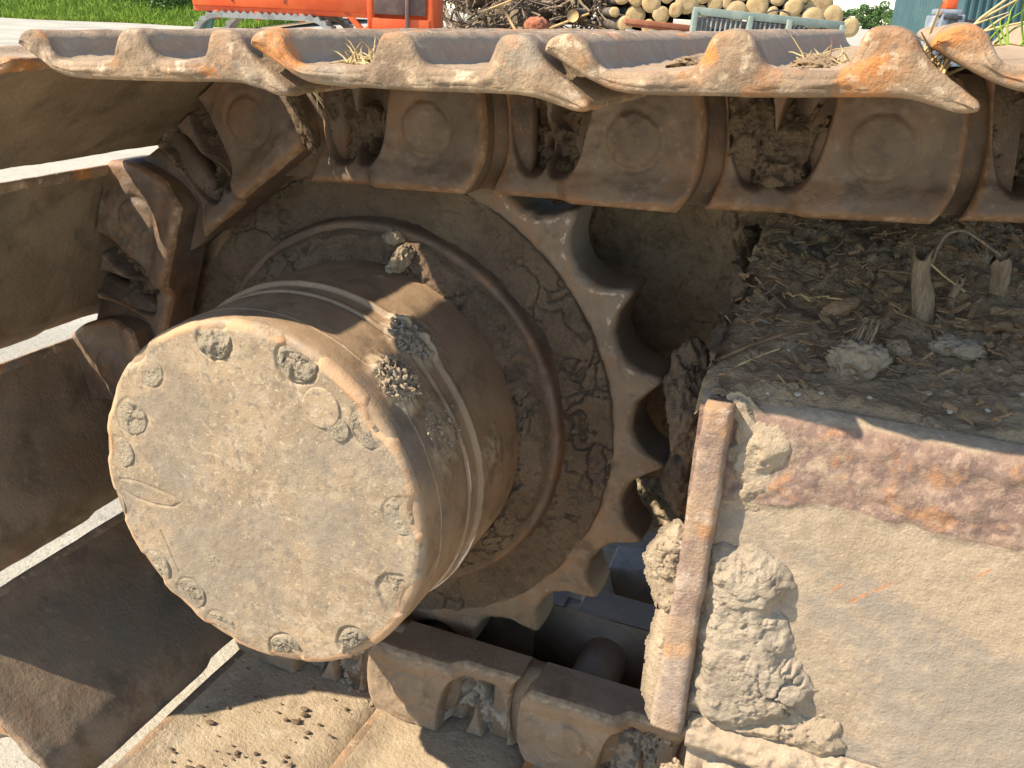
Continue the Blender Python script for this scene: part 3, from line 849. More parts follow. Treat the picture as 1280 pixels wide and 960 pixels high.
def build_frame():
    root = finish(empty('crawler_side', (0, 0, 0)), 'beige and rust coloured steel side frame beside the sprocket', 'machine frame')
    # side plate
    x = np.concatenate([np.linspace(.402, .72, 230), np.linspace(.73, 1.15, 30)])
    v = np.linspace(0, 1, 190)
    X, Vv = np.meshgrid(x, v, indexing='ij')
    Z = -.118 + Vv * (.300)
    Yp = np.full_like(Z, -.243) + .002 * sstep(.10, .16, Z)
    k = np.clip((Z - .160) / .022, 0, 1)
    Yp = Yp + .016 * (1 - np.sqrt(1 - np.minimum(k, .999) ** 2))
    P = np.stack([X, 0 * X, Z], -1)
    band = sstep(.100, .108, Z - .06 * (X - .43) + .012 * fbm(P, 20, 3, s=1)) * sstep(.185, .172, Z)
    Yp = Yp - band * (.0016 + .0035 * fbm(P, 60, 4, s=6)) - .0012 * fbm(P, 9, 3, s=2) - .0007 * fbm(P, 90, 3, s=5)
    sc = np.zeros_like(X)
    for (a, b, w) in (((.535, .037), (.560, .061), .0022), ((.518, .039), (.526, .050), .0016), ((.611, .079), (.622, .0915), .0013)):
        a, b = np.array(a), np.array(b); e = b - a
        t = np.clip(((X - a[0]) * e[0] + (Z - a[1]) * e[1]) / (e @ e), 0, 1)
        sc = np.maximum(sc, sstep(w * 1.5, w * .4, np.hypot(X - a[0] - t * e[0], Z - a[1] - t * e[1])))
    sd_ = np.stack([X * .5 + Z * .2, 0 * X, (Z + .38 * X) * 4.5], -1)
    streak = sstep(-.25, .5, fbm(sd_, 7, 5, gain=.55, s=44) + .9 * sstep(.10, -.12, Z) * sstep(.45, .66, X)) * .5 * (1 - band)
    obj('side_plate', make_mesh('side_plate', np.stack([X, Yp, Z], -1), grid_faces(len(x), len(v)), 'frame_steel', True,
                                {'rust': band * .55, 'scratch': sc * .5, 'streak': streak}), root)
    # end bar
    n1, n2 = 120, 26
    sec = []
    for i in range(n2):
        a = 2 * math.pi * i / n2
        c, s_ = math.cos(a), math.sin(a)
        m = (abs(c) ** 7 + abs(s_) ** 7) ** (-1 / 7)
        sec.append((c * m, s_ * m))
    sec = np.array(sec)
    P = np.zeros((n1, n2, 3))
    for j, f in enumerate(np.linspace(0, 1, n1)):
        z = .181 - f * .303
        cx = .4185 - f * .0085
        P[j, :, 0] = cx + sec[:, 0] * (.0105 + .0035 * f)
        P[j, :, 1] = -.246 + sec[:, 1] * .0145
        P[j, :, 2] = z
    ctr = P.mean(1, keepdims=True)
    dn = .0016 * fbm(P, 40, 4, s=7) + .0007 * fbm(P, 160, 3, s=8)
    P[..., :2] += (P - ctr)[..., :2] / .012 * dn[..., None]
    F = grid_faces(n1, n2, cv=True).tolist() + [list(range(n2)), [(n1 - 1) * n2 + i for i in range(n2)][::-1]]
    me = make_mesh('end_bar', P, F, 'bar_rust', True, {'mud': np.repeat(np.linspace(-.25, .35, n1)[:, None], n2, 1)})
    bm = bmesh.new(); bm.from_mesh(me); bmesh.ops.recalc_face_normals(bm, faces=bm.faces); bm.to_mesh(me); bm.free()
    obj('end_bar', me, root)
    # end plate behind the bar (faces the sprocket), caked with mud
    y = np.linspace(-.200, .30, 210); z = np.linspace(-.16, .235, 170)
    Y, Z = np.meshgrid(y, z, indexing='ij')
    P = np.stack([0 * Y + .4, Y, Z], -1)
    h = mud_relief(P, .012, 61, .007, 24, 50) + .012 * sstep(.1, .24, Z)
    top = soil_z(.40 + 0 * Y, Y) + .012 + .006 * fbm(P, 30, 3, s=64)
    Zc = np.minimum(Z, top)
    X = .408 - h - .02 * sstep(-.1, .1, Y)
    obj('end_plate', make_mesh('end_plate', np.stack([X, Y, Zc], -1), grid_faces(len(y), len(z), flip=False), 'mud_dark', True), root)
    # muddy guard plate behind the sprocket teeth
    x = np.linspace(.10, .46, 180); z = np.linspace(-.105, .300, 200)
    X, Z = np.meshgrid(x, z, indexing='ij')
    P = np.stack([X, 0 * X + .17, Z], -1)
    h = mud_relief(P, .012, 71, .010, 14, 34)
    obj('guard_plate', make_mesh('guard_plate', np.stack([X, .165 - h, Z], -1), grid_faces(len(x), len(z)), 'soil', True), root)
    # lower ledge and roller guard
    x = np.concatenate([np.linspace(.428, .72, 200), np.linspace(.73, 1.15, 20)])
    prof = [(-.244, -.108), (-.252, -.112), (-.254, -.1155), (-.2575, -.120), (-.2575, -.132), (-.254, -.138), (-.245, -.141), (-.235, -.150), (-.233, -.19), (-.233, -.25), (-.233, -.30)]
    q = []
    for (a, b) in zip(prof[:-1], prof[1:]):
        for t in np.linspace(0, 1, 7)[:-1]: q.append((a[0] + (b[0] - a[0]) * t, a[1] + (b[1] - a[1]) * t))
    q.append(prof[-1]); q = np.array(q)
    P = np.zeros((len(x), len(q), 3))
    P[..., 0] = x[:, None]; P[..., 1] = q[:, 0]; P[..., 2] = q[:, 1]
    h = .007 * fbm(P, 22, 5, gain=.6, s=77) + .006 * sstep(-.1, .3, fbm(P, 12, 2, s=78)) * fbm(P, 90, 3, s=79)
    P[..., 1] -= h; P[..., 2] += h * .6
    obj('lower_ledge', make_mesh('lower_ledge', P, grid_faces(len(x), len(q), flip=True), 'frame_steel', True,
                                 {'rust': np.full(P.shape[:2], .08), 'scratch': np.zeros(P.shape[:2])}), root)
    mb = MB(); mb.box((.80, .05, .04), (.78, .50, .24))
    obj('frame_core', mb.mesh('frame_core', 'frame_steel'), root)
    mb = MB()
    mb.box((.285, .22, -.302), (.075, .05, .085), Matrix.Rotation(.25, 3, 'X') @ Matrix.Rotation(-.2, 3, 'Y'), .004)
    obj('guide_block', mb.mesh('guide_block', 'blue_steel', True), root)
    x = np.linspace(.0, .62, 130); z = np.linspace(-.42, .02, 90)
    X, Z = np.meshgrid(x, z, indexing='ij')
    P = np.stack([X, 0 * X + .4, Z], -1)
    obj('inner_guard', make_mesh('inner_guard', np.stack([X, .55 - mud_relief(P, .016, 91, .008, 14, 30), Z], -1), grid_faces(130, 90), 'mud_light', True), root)
_before = set(bpy.data.objects)
build_frame()

# ------------------------------------------------------------------ soil, mud crusts and clods
def build_soil():
    x = np.concatenate([np.linspace(.3975, .66, 200), np.linspace(.664, 1.1, 40)])
    y = np.concatenate([np.linspace(-.234, .12, 230), np.linspace(.125, .30, 30)])
    X, Y = np.meshgrid(x, y, indexing='ij')
    P = np.stack([X, Y, 0 * X], -1)
    Z = soil_z(X, Y)
    bk = sstep(-.19, -.06, Y)
    h = (.005 + .011 * bk) * fbm(P, 16, 4, s=81) + mud_relief(P, .009, 83, .003, 30, 60) * (.5 + .4 * bk)
    f1, f2, cid = worley(warp(P, 60, .004, 5), 85, 3)
    h = h + bk * .008 * (cid - .35) * sstep(.75, .1, f1)
    edge = sstep(-.2415, -.225, Y + .006 * fbm(P, 40, 2, s=85))
    Z = Z + h * (.35 + .65 * edge)
    fe = np.clip((-.212 - Y) / .0295, 0, 1)
    Z = Z - (.016 + .030 * fbm(P, 26, 4, s=88)) * fe ** 1.5
    Yd = Y
    left = sstep(.402 + .006, .384, X + .008 * fbm(P, 30, 3, s=86))
    Z = Z - .010 * left
    me = make_mesh('debris_soil', np.stack([X, Yd, Z], -1), grid_faces(len(x), len(y)), 'soil', True)
    finish(obj('debris_soil', me), 'dark loose soil and rotten litter lying on top of the frame', 'soil', kind='stuff')
build_soil()

def crusts():
    m = mud_patch('m', [(.425, .056), (.458, .066), (.480, .053), (.493, .038), (.486, .012), (.496, -.006), (.508, -.025), (.527, -.050), (.517, -.082), (.481, -.104), (.435, -.112), (.424, -.094), (.421, .001)],
                  -.2435, .015, 'mud_grey', 301, res=.0011, edge=.022, amp=.0046, crack=.006, cscale=26, ragged=.012)
    finish(obj('mud_crust', m), 'thick cracked grey mud crust beside the rusty end bar of the frame', 'mud')
    m = mud_patch('m', [(.430, .180), (.456, .170), (.473, .150), (.461, .130), (.474, .116), (.452, .094), (.430, .086), (.427, .13)],
                  -.2435, .005, 'mud_light', 311, res=.0012, edge=.02, amp=.006, crack=.004, cscale=34, ragged=.012)
    finish(obj('mud_crust', m), 'thin pale mud smear at the top corner of the frame plate', 'mud')
    m = mud_patch('m', [(.500, -.075), (.545, -.078), (.560, -.098), (.54, -.116), (.47, -.118), (.44, -.116), (.45, -.104)],
                  -.2445, .011, 'mud_light', 321, res=.0012, edge=.022, amp=.0045, crack=.004, cscale=30, ragged=.010)
    finish(obj('mud_crust', m), 'low mud crust along the ledge under the big grey crust', 'mud')
    m = mud_patch('m', [(.445, -.148), (.49, -.142), (.56, -.146), (.58, -.175), (.5, -.2), (.44, -.19)],
                  -.232, .018, 'mud_grey', 331, res=.0014, edge=.018, amp=.010, crack=.009, cscale=32, ragged=.012)
    finish(obj('mud_crust', m), 'crumbly mud below the ledge at the bottom edge of the picture', 'mud')
crusts()

def clod(label, loc, size, mt, s, rot=(0, 0, 0), sub=5, rough=.4, lump=7, name='mud_clod', group=None):
    o = obj(name, clod_mesh(name, size, mt, s, sub, rough, lump), None, loc, rot)
    finish(o, label, 'mud', group)
    return o
def side_lumps():
    m = mud_patch('m', [(.372, .012), (.380, .040), (.394, .058), (.410, .045), (.410, -.03), (.392, -.034), (.384, -.026), (.380, -.008)], -.222, .006, 'mud_light', 341, res=.0010, edge=.012, amp=.008, crack=.006, cscale=40, ragged=.010)
    finish(obj('mud_clod', m), 'pale crumbly mud lump hanging left of the end bar', 'mud')
    m = mud_patch('m', [(.388, -.028), (.410, -.03), (.412, -.150), (.392, -.150), (.384, -.125), (.383, -.07)], -.222, .007, 'mud_light', 351, res=.0011, edge=.012, amp=.004, crack=.002, cscale=26, ragged=.004)
    finish(obj('mud_clod', m), 'smooth pale mud mass below the lump left of the end bar', 'mud')
side_lumps()
clod('dark clod behind the teeth left of the shaded end bar', (.372, -.10, .120), (.022, .04, .05), 'mud_dark', 5, rough=.5)
clod('brown clod lower down behind the sprocket teeth', (.368, -.03, .03), (.022, .05, .06), 'mud_dark', 6, rough=.5)
clod('long dried mud ridge on the flange behind the hub', (.044, -.045, .194), (.009, .022, .016), 'mud_light', 7, (0, .6, 0), rough=.6)
clod('small orange brown clod at the top of the flange ridge', (.026, -.028, .213), (.011, .012, .009), 'mud_light', 8, rough=.5)

def crumble(label, ctr, normal, rad, n, size, mt, s, elong=1.0):
    """a heap of crumbs pressed together: one clod with a broken surface"""
    rnd = random.Random(s)
    mb = MB()
    V, F = ico(3)
    nz = Vector(normal).normalized()
    t1 = nz.orthogonal().normalized(); t2 = nz.cross(t1)
    for i in range(n):
        a = rnd.uniform(0, 2 * math.pi); r = rad * math.sqrt(rnd.random())
        sz = size * rnd.uniform(.4, 1.2) * (1.25 - .7 * r / rad)
        h = 1 + .30 * fbm(V + i * 2.7, 1.3, 3, s=i + s)
        Rm = np.array(Matrix.Rotation(rnd.uniform(0, 6.28), 3, (rnd.random() - .5, rnd.random() - .5, rnd.random() - .5)))
        pts = (V * h[:, None] * np.array([1, .7, 1.3 * elong])) @ Rm.T * sz
        c = Vector(ctr) + t1 * (r * math.cos(a)) + t2 * (r * math.sin(a)) + nz * (rnd.uniform(-.2, .8) * sz * (1.2 - r / rad))
        mb.add(pts + np.array(c), F)
    o = obj('mud_clod', mb.mesh('mud_clod', mt, True))
    finish(o, label, 'mud')
crumble('grey crumbled clod stuck on the upper right of the hub, in shade', (.112, -.150, .151), (.6, 0, .8), .026, 130, .0034, 'mud_grey', 21, 1.5)
crumble('sunlit stringy mud crumbs on the hub edge below the grey clod', (.131, -.215, .136), (.7, -.1, .7), .024, 150, .0028, 'mud_light', 22, 2.2)
crumble('small mud smear low on the right side of the hub', (.165, -.19, .085), (.9, 0, .4), .030, 40, .0020, 'mud_light', 23)
crumble('crumbled mud heap on the lit shoe right under the hub cover', (-.045, -.055, -.395), (0, -.2, 1), .055, 420, .0060, 'mud_light', 24)
crumble('mud crumbs clinging to the lower rim of the hub cover', (.098, -.25, -.147), (.5, -.6, -.6), .016, 110, .0034, 'mud_light', 25)
crumble('mud packed on the bottom link beside the end bar foot', (.415, -.09, -.345), (0, -1, .2), .035, 260, .0055, 'mud_light', 26)

# ------------------------------------------------------------------ litter on the frame
def sliver_mesh(name, L, W, T, bend, s, mt, nseg=7):
    t = np.linspace(-.5, .5, nseg)
    rnd = np.random.RandomState(s)
    w = W * (1 - (2 * np.abs(t)) ** 3 * .7) * (1 + .25 * rnd.uniform(-1, 1, nseg))
    c = np.stack([t * L, W * .3 * rnd.uniform(-1, 1, nseg), bend * L * (t * t * 4)], -1)
    P = np.zeros((nseg, 6, 3))
    for j, (a, b) in enumerate(((-1, -.4), (0, -1), (1, -.5), (1, .5), (0, 1), (-1, .4))):
        P[:, j] = c + np.stack([0 * t, a * w / 2, b * T / 2 * (1 + .3 * rnd.uniform(-1, 1, nseg))], -1)
    F = grid_faces(nseg, 6, cv=True).tolist() + [[0, 1, 2, 3, 4, 5], [(nseg - 1) * 6 + i for i in range(6)][::-1]]
    return make_mesh(name, P, F, mt, False)

def litter():
    rnd = random.Random(9)
    protos = [sliver_mesh('chip', rnd.uniform(.012, .03), rnd.uniform(.002, .006), rnd.uniform(.001, .0025), rnd.uniform(-.15, .2), i, 'wood_chip' if i % 4 else 'wood_fibre') for i in range(10)]
    for i in range(80):
        x = rnd.uniform(.41, .66); y = rnd.uniform(-.20, .06)
        if rnd.random() < .4: y = rnd.uniform(-.16, -.02)
        z = float(soil_z(np.array(x), np.array(y))) + .008 + .010 * float(sstep(-.19, -.06, y))
        o = obj('wood_chip', protos[i % 10], None, (x, y, z), (rnd.uniform(-.6, .6), rnd.uniform(-.6, .6), rnd.uniform(0, 6.28)))
        zone = ('small brown wood chip on the bare soil near the shadow edge' if y < -.15 else 'small brown wood chip in the dark litter close under the links' if y > -.02 else
                'small brown wood chip in the litter around the upright bark stub' if x > .53 else 'small brown wood chip in the litter between end bar and fibrous clod')
        finish(o, zone, 'wood chip', 'wood chips in the litter on the frame')
    mb = MB()                                     # finer litter, nobody could count it
    for i in range(520):
        x = rnd.uniform(.400, .67); y = rnd.gauss(-.06, .09)
        if y < -.225 or y > .14: continue
        z = float(soil_z(np.array(x), np.array(y))) + .004 + .012 * float(sstep(-.19, -.06, y)) + rnd.uniform(-.003, .006)
        L, W = rnd.uniform(.004, .013), rnd.uniform(.001, .0055)
        R = Matrix.Rotation(rnd.uniform(0, 6.28), 3, 'Z') @ Matrix.Rotation(rnd.uniform(-.7, .7), 3, 'Y') @ Matrix.Rotation(rnd.uniform(-1, 1), 3, 'X')
        mb.box((x, y, z), (L, W, min(W * .5, .0012)), R)
    finish(obj('fine_litter', mb.mesh('fine_litter', 'wood_chip')), 'fine bark litter and fibres strewn over the soil on the frame', 'litter', kind='stuff')

    def bark_slab(pts, w, t, mt, label, s, name='bark_piece'):
        pts = np.array(pts, float); n = len(pts)
        k = np.linspace(0, n - 1, 26)
        C = np.stack([np.interp(k, np.arange(n), pts[:, i]) for i in range(3)], -1)
        a = np.linspace(0, 2 * np.pi, 18, endpoint=False)
        P = np.zeros((26, 18, 3))
        P[..., 0] = C[:, None, 0] + np.cos(a) * w / 2
        P[..., 1] = C[:, None, 1] + np.sin(a) * t / 2 + .4 * t * np.cos(a) ** 2
        P[..., 2] = C[:, None, 2]
        Q = P * np.array([1, 1, .15])
        P[-1, :, 2] += .006 * vnoise(np.stack([np.arange(18) * .9, 0 * a + s, 0 * a], -1)); P[-2, :, 2] += .003 * vnoise(np.stack([np.arange(18) * .9, 0 * a + s, 0 * a], -1))
        P += .22 * w * np.stack([fbm(Q, 160, 3, s=s), fbm(Q, 160, 3, s=s + 1), .8 * fbm(P, 90, 2, s=s + 2)], -1)
        F = grid_faces(26, 18, cv=True).tolist() + [list(range(18)), [25 * 18 + i for i in range(18)][::-1]]
        finish(obj(name, make_mesh(name, P, F, mt, True)), label, 'bark')
    bark_slab([(.552, -.096, .212), (.548, -.098, .240), (.5435, -.098, .262), (.541, -.096, .278)], .0165, .009, 'wood_fibre', 'upright split bark stub standing in the litter on the frame', 5)
    bark_slab([(.573, -.080, .222), (.572, -.076, .240), (.575, -.074, .256)], .008, .005, 'wood_fibre', 'short leaning bark strip just right of the upright stub', 6)
    bark_slab([(.606, -.060, .243), (.6045, -.064, .258), (.602, -.066, .274)], .0145, .005, 'wood_fibre', 'bark flap hanging under the end of the arched fibre', 7)
    def stick(pts, r, mt, label, cat='stick', name='stick', group=None):
        pts = np.array(pts, float)
        k = np.linspace(0, len(pts) - 1, 6 * len(pts))
        C = np.stack([np.interp(k, np.arange(len(pts)), pts[:, i]) for i in range(3)], -1)
        for _ in range(4): C[1:-1] = .25 * C[:-2] + .5 * C[1:-1] + .25 * C[2:]
        C += .25 * r * np.stack([vnoise(C * 300 + j * 9) for j in range(3)], -1)
        mb = MB(); mb.tube(C, r * (1 + .25 * vnoise(C * 200)) * np.linspace(1, .7, len(C)), 7)
        finish(obj(name, mb.mesh(name, mt, True)), label, cat, group)
    stick([(.549, -.085, .268), (.555, -.075, .291), (.568, -.070, .2965), (.584, -.068, .288), (.601, -.066, .277)], .0016, 'wood_fibre', 'thin arched root fibre bowing over the litter', 'root')
    stick([(.547, -.088, .270), (.562, -.080, .258), (.580, -.072, .246)], .0009, 'straw', 'straight pale straw leaning right from the upright stub', 'straw')
    stick([(.512, -.06, .252), (.528, -.075, .256), (.545, -.092, .260)], .0012, 'wood_fibre', 'thin twig pointing left from the upright stub')
    stick([(.575, -.092, .222), (.600, -.088, .224), (.626, -.086, .226)], .0058, 'wood_chip', 'thick short stick lying flat right of the upright stub')
    stick([(.60, -.082, .236), (.63, -.08, .238), (.67, -.078, .24)], .0042, 'wood_fibre', 'pale split stick on the litter at the right edge')
    stick([(.405, -.195, .196), (.425, -.17, .203), (.445, -.15, .209), (.470, -.125, .213)], .0017, 'wood_chip', 'long thin twig lying across the bare soil near the end bar')
    stick([(.42, -.205, .196), (.435, -.185, .201), (.448, -.172, .205)], .0010, 'straw', 'short straw beside the long thin twig')
    for i in range(7):
        x = .442 + .006 * i
        stick([(x, -.085 + .004 * (i % 3), .226), (x + rnd.uniform(-.006, .012), -.095, .231), (x + rnd.uniform(0, .02), -.1 - .01 * rnd.random(), .231 + rnd.uniform(-.004, .006))], .0011, 'straw',
              'pale wood splinter in the small bundle left of the fibrous clod', 'splinter', 'splinter', 'pale splinters in a bundle')
    clod('flat fibrous clod in the litter above the shadow line', (.505, -.165, .203), (.023, .013, .015), 'mud_light', 31, (.2, 0, .3), rough=.6, lump=4, name='fibre_clod')
    for i in range(6):
        stick([(.498 + .003 * i, -.162, .214), (.502 + .003 * i, -.158, .222 + .004 * (i % 3)), (.507 + .002 * i, -.152, .228 + .006 * (i % 2))], .0012, 'wood_fibre',
              'frayed fibre sticking up from the flat fibrous clod', 'fibre', 'fibre', 'frayed fibres of the clod')
    clod('flat grey brown clod right of the fibrous clod', (.577, -.125, .214), (.020, .013, .008), 'mud_grey', 32, rough=.45)
    clod('rounded brown lump of soil left of the grey brown clod', (.535, -.142, .209), (.010, .009, .008), 'soil', 33, rough=.45)
    clod('wood lump half buried near the middle of the litter', (.487, -.10, .226), (.017, .008, .007), 'wood_chip', 34, (0, -.3, .6), rough=.35)
    for i, (x, y) in enumerate([(.449, -.228), (.470, -.222), (.486, -.215), (.455, -.16), (.56, -.19), (.6, -.2), (.59, -.165), (.625, -.17), (.43, -.12), (.52, -.21), (.61, -.14), (.575, -.21)]):
        o = obj('pebble', clod_mesh('pebble', tuple(np.array((.0030, .0024, .0018)) * (.55 + .5 * ((i * 37) % 10) / 10)), 'pebble', 60 + i, 3, .6), None, (x, y, float(soil_z(np.array(x), np.array(y))) + .004), (0, 0, i))
        finish(o, 'tiny pale pebble on the bare soil above the shadow edge', 'pebble', 'pale pebbles on the soil')
    for i, z in enumerate((.2145, .2055)):
        V = [(0, 0, 0), (.003, 0, .0015), (.006, 0, 0), (.003, 0, -.0017), (.003, -.0007, 0)]
        o = obj('seed_leaf', make_mesh('seed_leaf', V, [[0, 1, 4], [1, 2, 4], [2, 3, 4], [3, 0, 4]], 'leaf_green', True), None, (.3205, .134, z), (0, .2 * i, 0))
        finish(o, ('upper' if i == 0 else 'lower') + ' of two tiny green leaves on the mud behind the teeth', 'leaf')
litter()
# the side frame with everything lying on it, set at its place beside the chain
_c = Vector((.43, -.243, .03))
_T = Matrix.Translation(_c + Vector((-.0015, .023, -.0135))) @ Matrix.Scale(1.03, 4) @ Matrix.Translation(-_c)
bpy.context.view_layer.update()
for _o in [o for o in bpy.data.objects if o not in _before and o.parent is None]:
    if any(w in _o.get('label', '') for w in (' hub', ' flange ', 'bottom link')): continue
    _o.matrix_world = _T @ _o.matrix_world

# ------------------------------------------------------------------ straw, grass and dirt on the shoes
def tuft(label, base, n, L, spread, mt, s, name, cat, lean=(0, 0, 1), w=.0011):
    rnd = random.Random(s)
    mb = MB()
    for i in range(n):
        b = Vector(base) + Vector((rnd.uniform(-1, 1), rnd.uniform(-1, 1), 0)) * spread
        d = (Vector(lean) + Vector((rnd.uniform(-1, 1), rnd.uniform(-1, 1), rnd.uniform(-.3, .6))) * .7).normalized()
        l = L * rnd.uniform(.4, 1.1)
        k = Vector((rnd.uniform(-1, 1), rnd.uniform(-1, 1), rnd.uniform(-1, .1))) * l * .35
        pts = [b, b + d * l * .35 + k * .1, b + d * l * .7 + k * .45, b + d * l + k]
        mb.tube(np.array(pts), np.array([1, .9, .7, .25]) * w, 5)
    finish(obj(name, mb.mesh(name, mt, True)), label, cat)
tuft('dry straw caught between the two rightmost top shoes', (.508, -.335, .418), 60, .030, .012, 'straw', 1, 'straw_tuft', 'straw', (-.3, 0, .5))
tuft('green grass blades growing out of the rightmost top shoe', (.548, -.30, .438), 7, .032, .012, 'grass_green', 2, 'grass_tuft', 'grass', (.2, .2, .8), .0006)
tuft('dry grass lying in the pocket of the rusty top shoe', (.455, -.25, .420), 70, .026, .018, 'straw', 3, 'straw_tuft', 'straw', (-.2, .5, .0), .0006)
tuft('pale grass stalks leaning over the top right shoe', (.515, -.25, .430), 7, .08, .012, 'straw', 4, 'straw_tuft', 'straw', (.7, .2, .5), .0010)
tuft('dry moss like straw in the pocket of the middle top shoe', (.172, -.325, .408), 60, .022, .014, 'straw', 5, 'straw_tuft', 'straw', (0, .2, .2), .0007)
tuft('few straws hanging under the lip of the top left shoe', (.135, -.34, .388), 3, .014, .004, 'straw', 6, 'straw_tuft', 'straw', (.2, -.1, -.8), .0007)
clod('brown dirt heap filling the pocket of the rusty top shoe', (.4495, -.245, .416), (.016, .10, .010), 'soil', 41, rough=.4)
clod('brown dirt lump in the front pocket of the rusty top shoe', (.370, -.21, .412), (.014, .09, .010), 'soil', 42, rough=.4)
clod('root bearing dirt string hanging at the bent top joint', (-.048, -.085, .335), (.007, .008, .042), 'mud_dark', 44, (0, -.45, 0), rough=.7, lump=10)

def crumbs():
    rnd = random.Random(17)
    mb = MB(); V, F = ico(2)
    A, B = PINS[6], PINS[5]
    t = (B - A) / np.linalg.norm(B - A); nrm = np.array([-t[1], t[0]])
    for i in range(150):
        tt = rnd.uniform(.06, .23); y = rnd.uniform(-.33, -.08)
        p = A + t * tt + nrm * .053
        s = rnd.uniform(.0008, .0042) * rnd.random()
        P = V * (1 + .7 * fbm(V + i, 1.5, 3, s=i))[:, None] * s * np.array([rnd.uniform(.8, 2.2), 1.0, .6])
        mb.add(P + np.array([p[0], y, p[1]]), F)
    finish(obj('soil_crumbs', mb.mesh('soil_crumbs', 'mud_dark', True)), 'scattered soil crumbs on the lit bottom shoe', 'crumbs', kind='stuff')
crumbs()

# ------------------------------------------------------------------ background yard
VR = np.array([math.cos(_yaw), math.sin(_yaw), 0.0])           # directions along and across the row of far things
VF = np.array([-math.sin(_yaw), math.cos(_yaw), 0.0])

def logs():
    L = [(-2.82, 11.76, .47, .124), (-3.09, 11.66, .49, .068), (-2.52, 11.87, .48, .113), (-2.65, 11.82, .62, .124), (-2.35, 11.94, .55, .09), (-2.21, 11.99, .66, .158), (-1.87, 12.12, .65, .102), (-1.61, 12.22, .56, .136),
         (-2.84, 11.75, .67, .102), (-1.73, 12.18, .66, .068), (-1.36, 12.31, .63, .158), (-1.17, 12.39, .58, .068), (-.92, 12.48, .65, .113), (-.77, 12.54, .63, .062), (-.68, 12.57, .51, .147), (-.58, 12.61, .69, .181), (-.42, 12.67, .54, .147),
         (-.2, 12.76, .43, .124), (-1.02, 12.45, .55, .068), (-.88, 12.5, .5, .09), (-.84, 12.51, .77, .09), (-1.11, 12.41, .75, .102), (-2.03, 12.06, .76, .113), (-1.55, 12.24, .78, .102), (-3.0, 11.69, .68, .102), (-2.46, 11.89, .72, .102), (-2.04, 12.05, .53, .102), (-2.95, 11.71, .35, .102), (-2.65, 11.82, .32, .102)]
    where = ['low at the left end of the log pile', 'thin, at the far left of the log pile', 'above the rust red beam, second from left', 'upper row left of the green grille', 'just left of the green grille corner',
             'large, top row above the grille corner', 'top row above the first grille post', 'half hidden behind the middle of the grille rail', 'top left, cut by the picture edge', 'thin, between two bigger ends above the grille', 'large round end behind the second grille post',
             'small end right of the large round one', 'round end in the upper row right of middle', 'smallest end beside the cracked one', 'wide end under the cracked one', 'largest end with a dark crack across it', 'bright round end at the right end of the pile',
             'short low log at the right foot of the pile', 'small split end behind the grille rail', 'half hidden end above the right grille rail', 'small end cut by the top edge right of middle', 'end cut by the top edge above the grille', 'end cut by the top edge left of middle', 'top edge end above the grille post',
             'top edge end at the far left', 'top edge end above the left logs', 'darker end hidden behind the grille corner', 'lowest left end behind the beam', 'lowest end behind the middle of the beam']
    rnd = random.Random(3)
    for (x, y, z) in [(-3.0 + .3 * i, 11.69 + .115 * i, .06 + .05 * rnd.random()) for i in range(10)] + [(-3.0 + .3 * i, 11.69 + .115 * i, -.24) for i in range(10)]:
        L.append((x, y, z, .16)); where.append(None)
    for i, (x, y, z, r) in enumerate(L):
        c = np.array([x, y, z]) + VF * rnd.uniform(-.08, .12)
        ax = VF * .97 + VR * rnd.uniform(-.06, .06); ax /= np.linalg.norm(ax)
        ring = 26
        a = np.linspace(0, 2 * np.pi, ring, endpoint=False)
        sq = 1 + .07 * np.array([vnoise(np.array([math.cos(t) * 1.3 + i * 5, math.sin(t) * 1.3, i])) for t in a]) + .05 * np.cos(2 * a + i)
        s1 = np.cross(ax, (0, 0, 1)); s1 /= np.linalg.norm(s1); s2 = np.cross(s1, ax)
        rows = []
        for f in np.linspace(0, 2.6, 6):
            rows.append(c + ax * f + (r * sq * (1 - .02 * f))[:, None] * (np.cos(a)[:, None] * s1 + np.sin(a)[:, None] * s2))
        root = empty('log', c)
        mb = MB(); mb.grid(np.array(rows) - c, cv=True)
        obj('bark', mb.mesh('bark', 'bark', True), root)
        mb = MB()
        e = [rows[0] - c, (rows[0] - c) * .93 - ax * .012, (rows[0] - c) * .5 - ax * .016, (rows[0] - c) * .02 - ax * .016]
        mb.grid(np.array(e), cv=True)
        obj('cut_end', mb.mesh('cut_end', 'cut_wood', True), root)
        if where[i]: finish(root, 'cut log end, ' + where[i], 'log', 'logs stacked in the far pile')
        else: finish(root, 'log in the lower rows of the pile behind the track shoes', 'log', 'logs stacked in the far pile')
logs()

def place(px_right, D, z=GZ):
    """point D metres ahead and px_right metres to the right of the camera"""
    return np.array([.4987, -.8909, 0]) + VF * D * 1.078 + VR * px_right + np.array([0, 0, z])

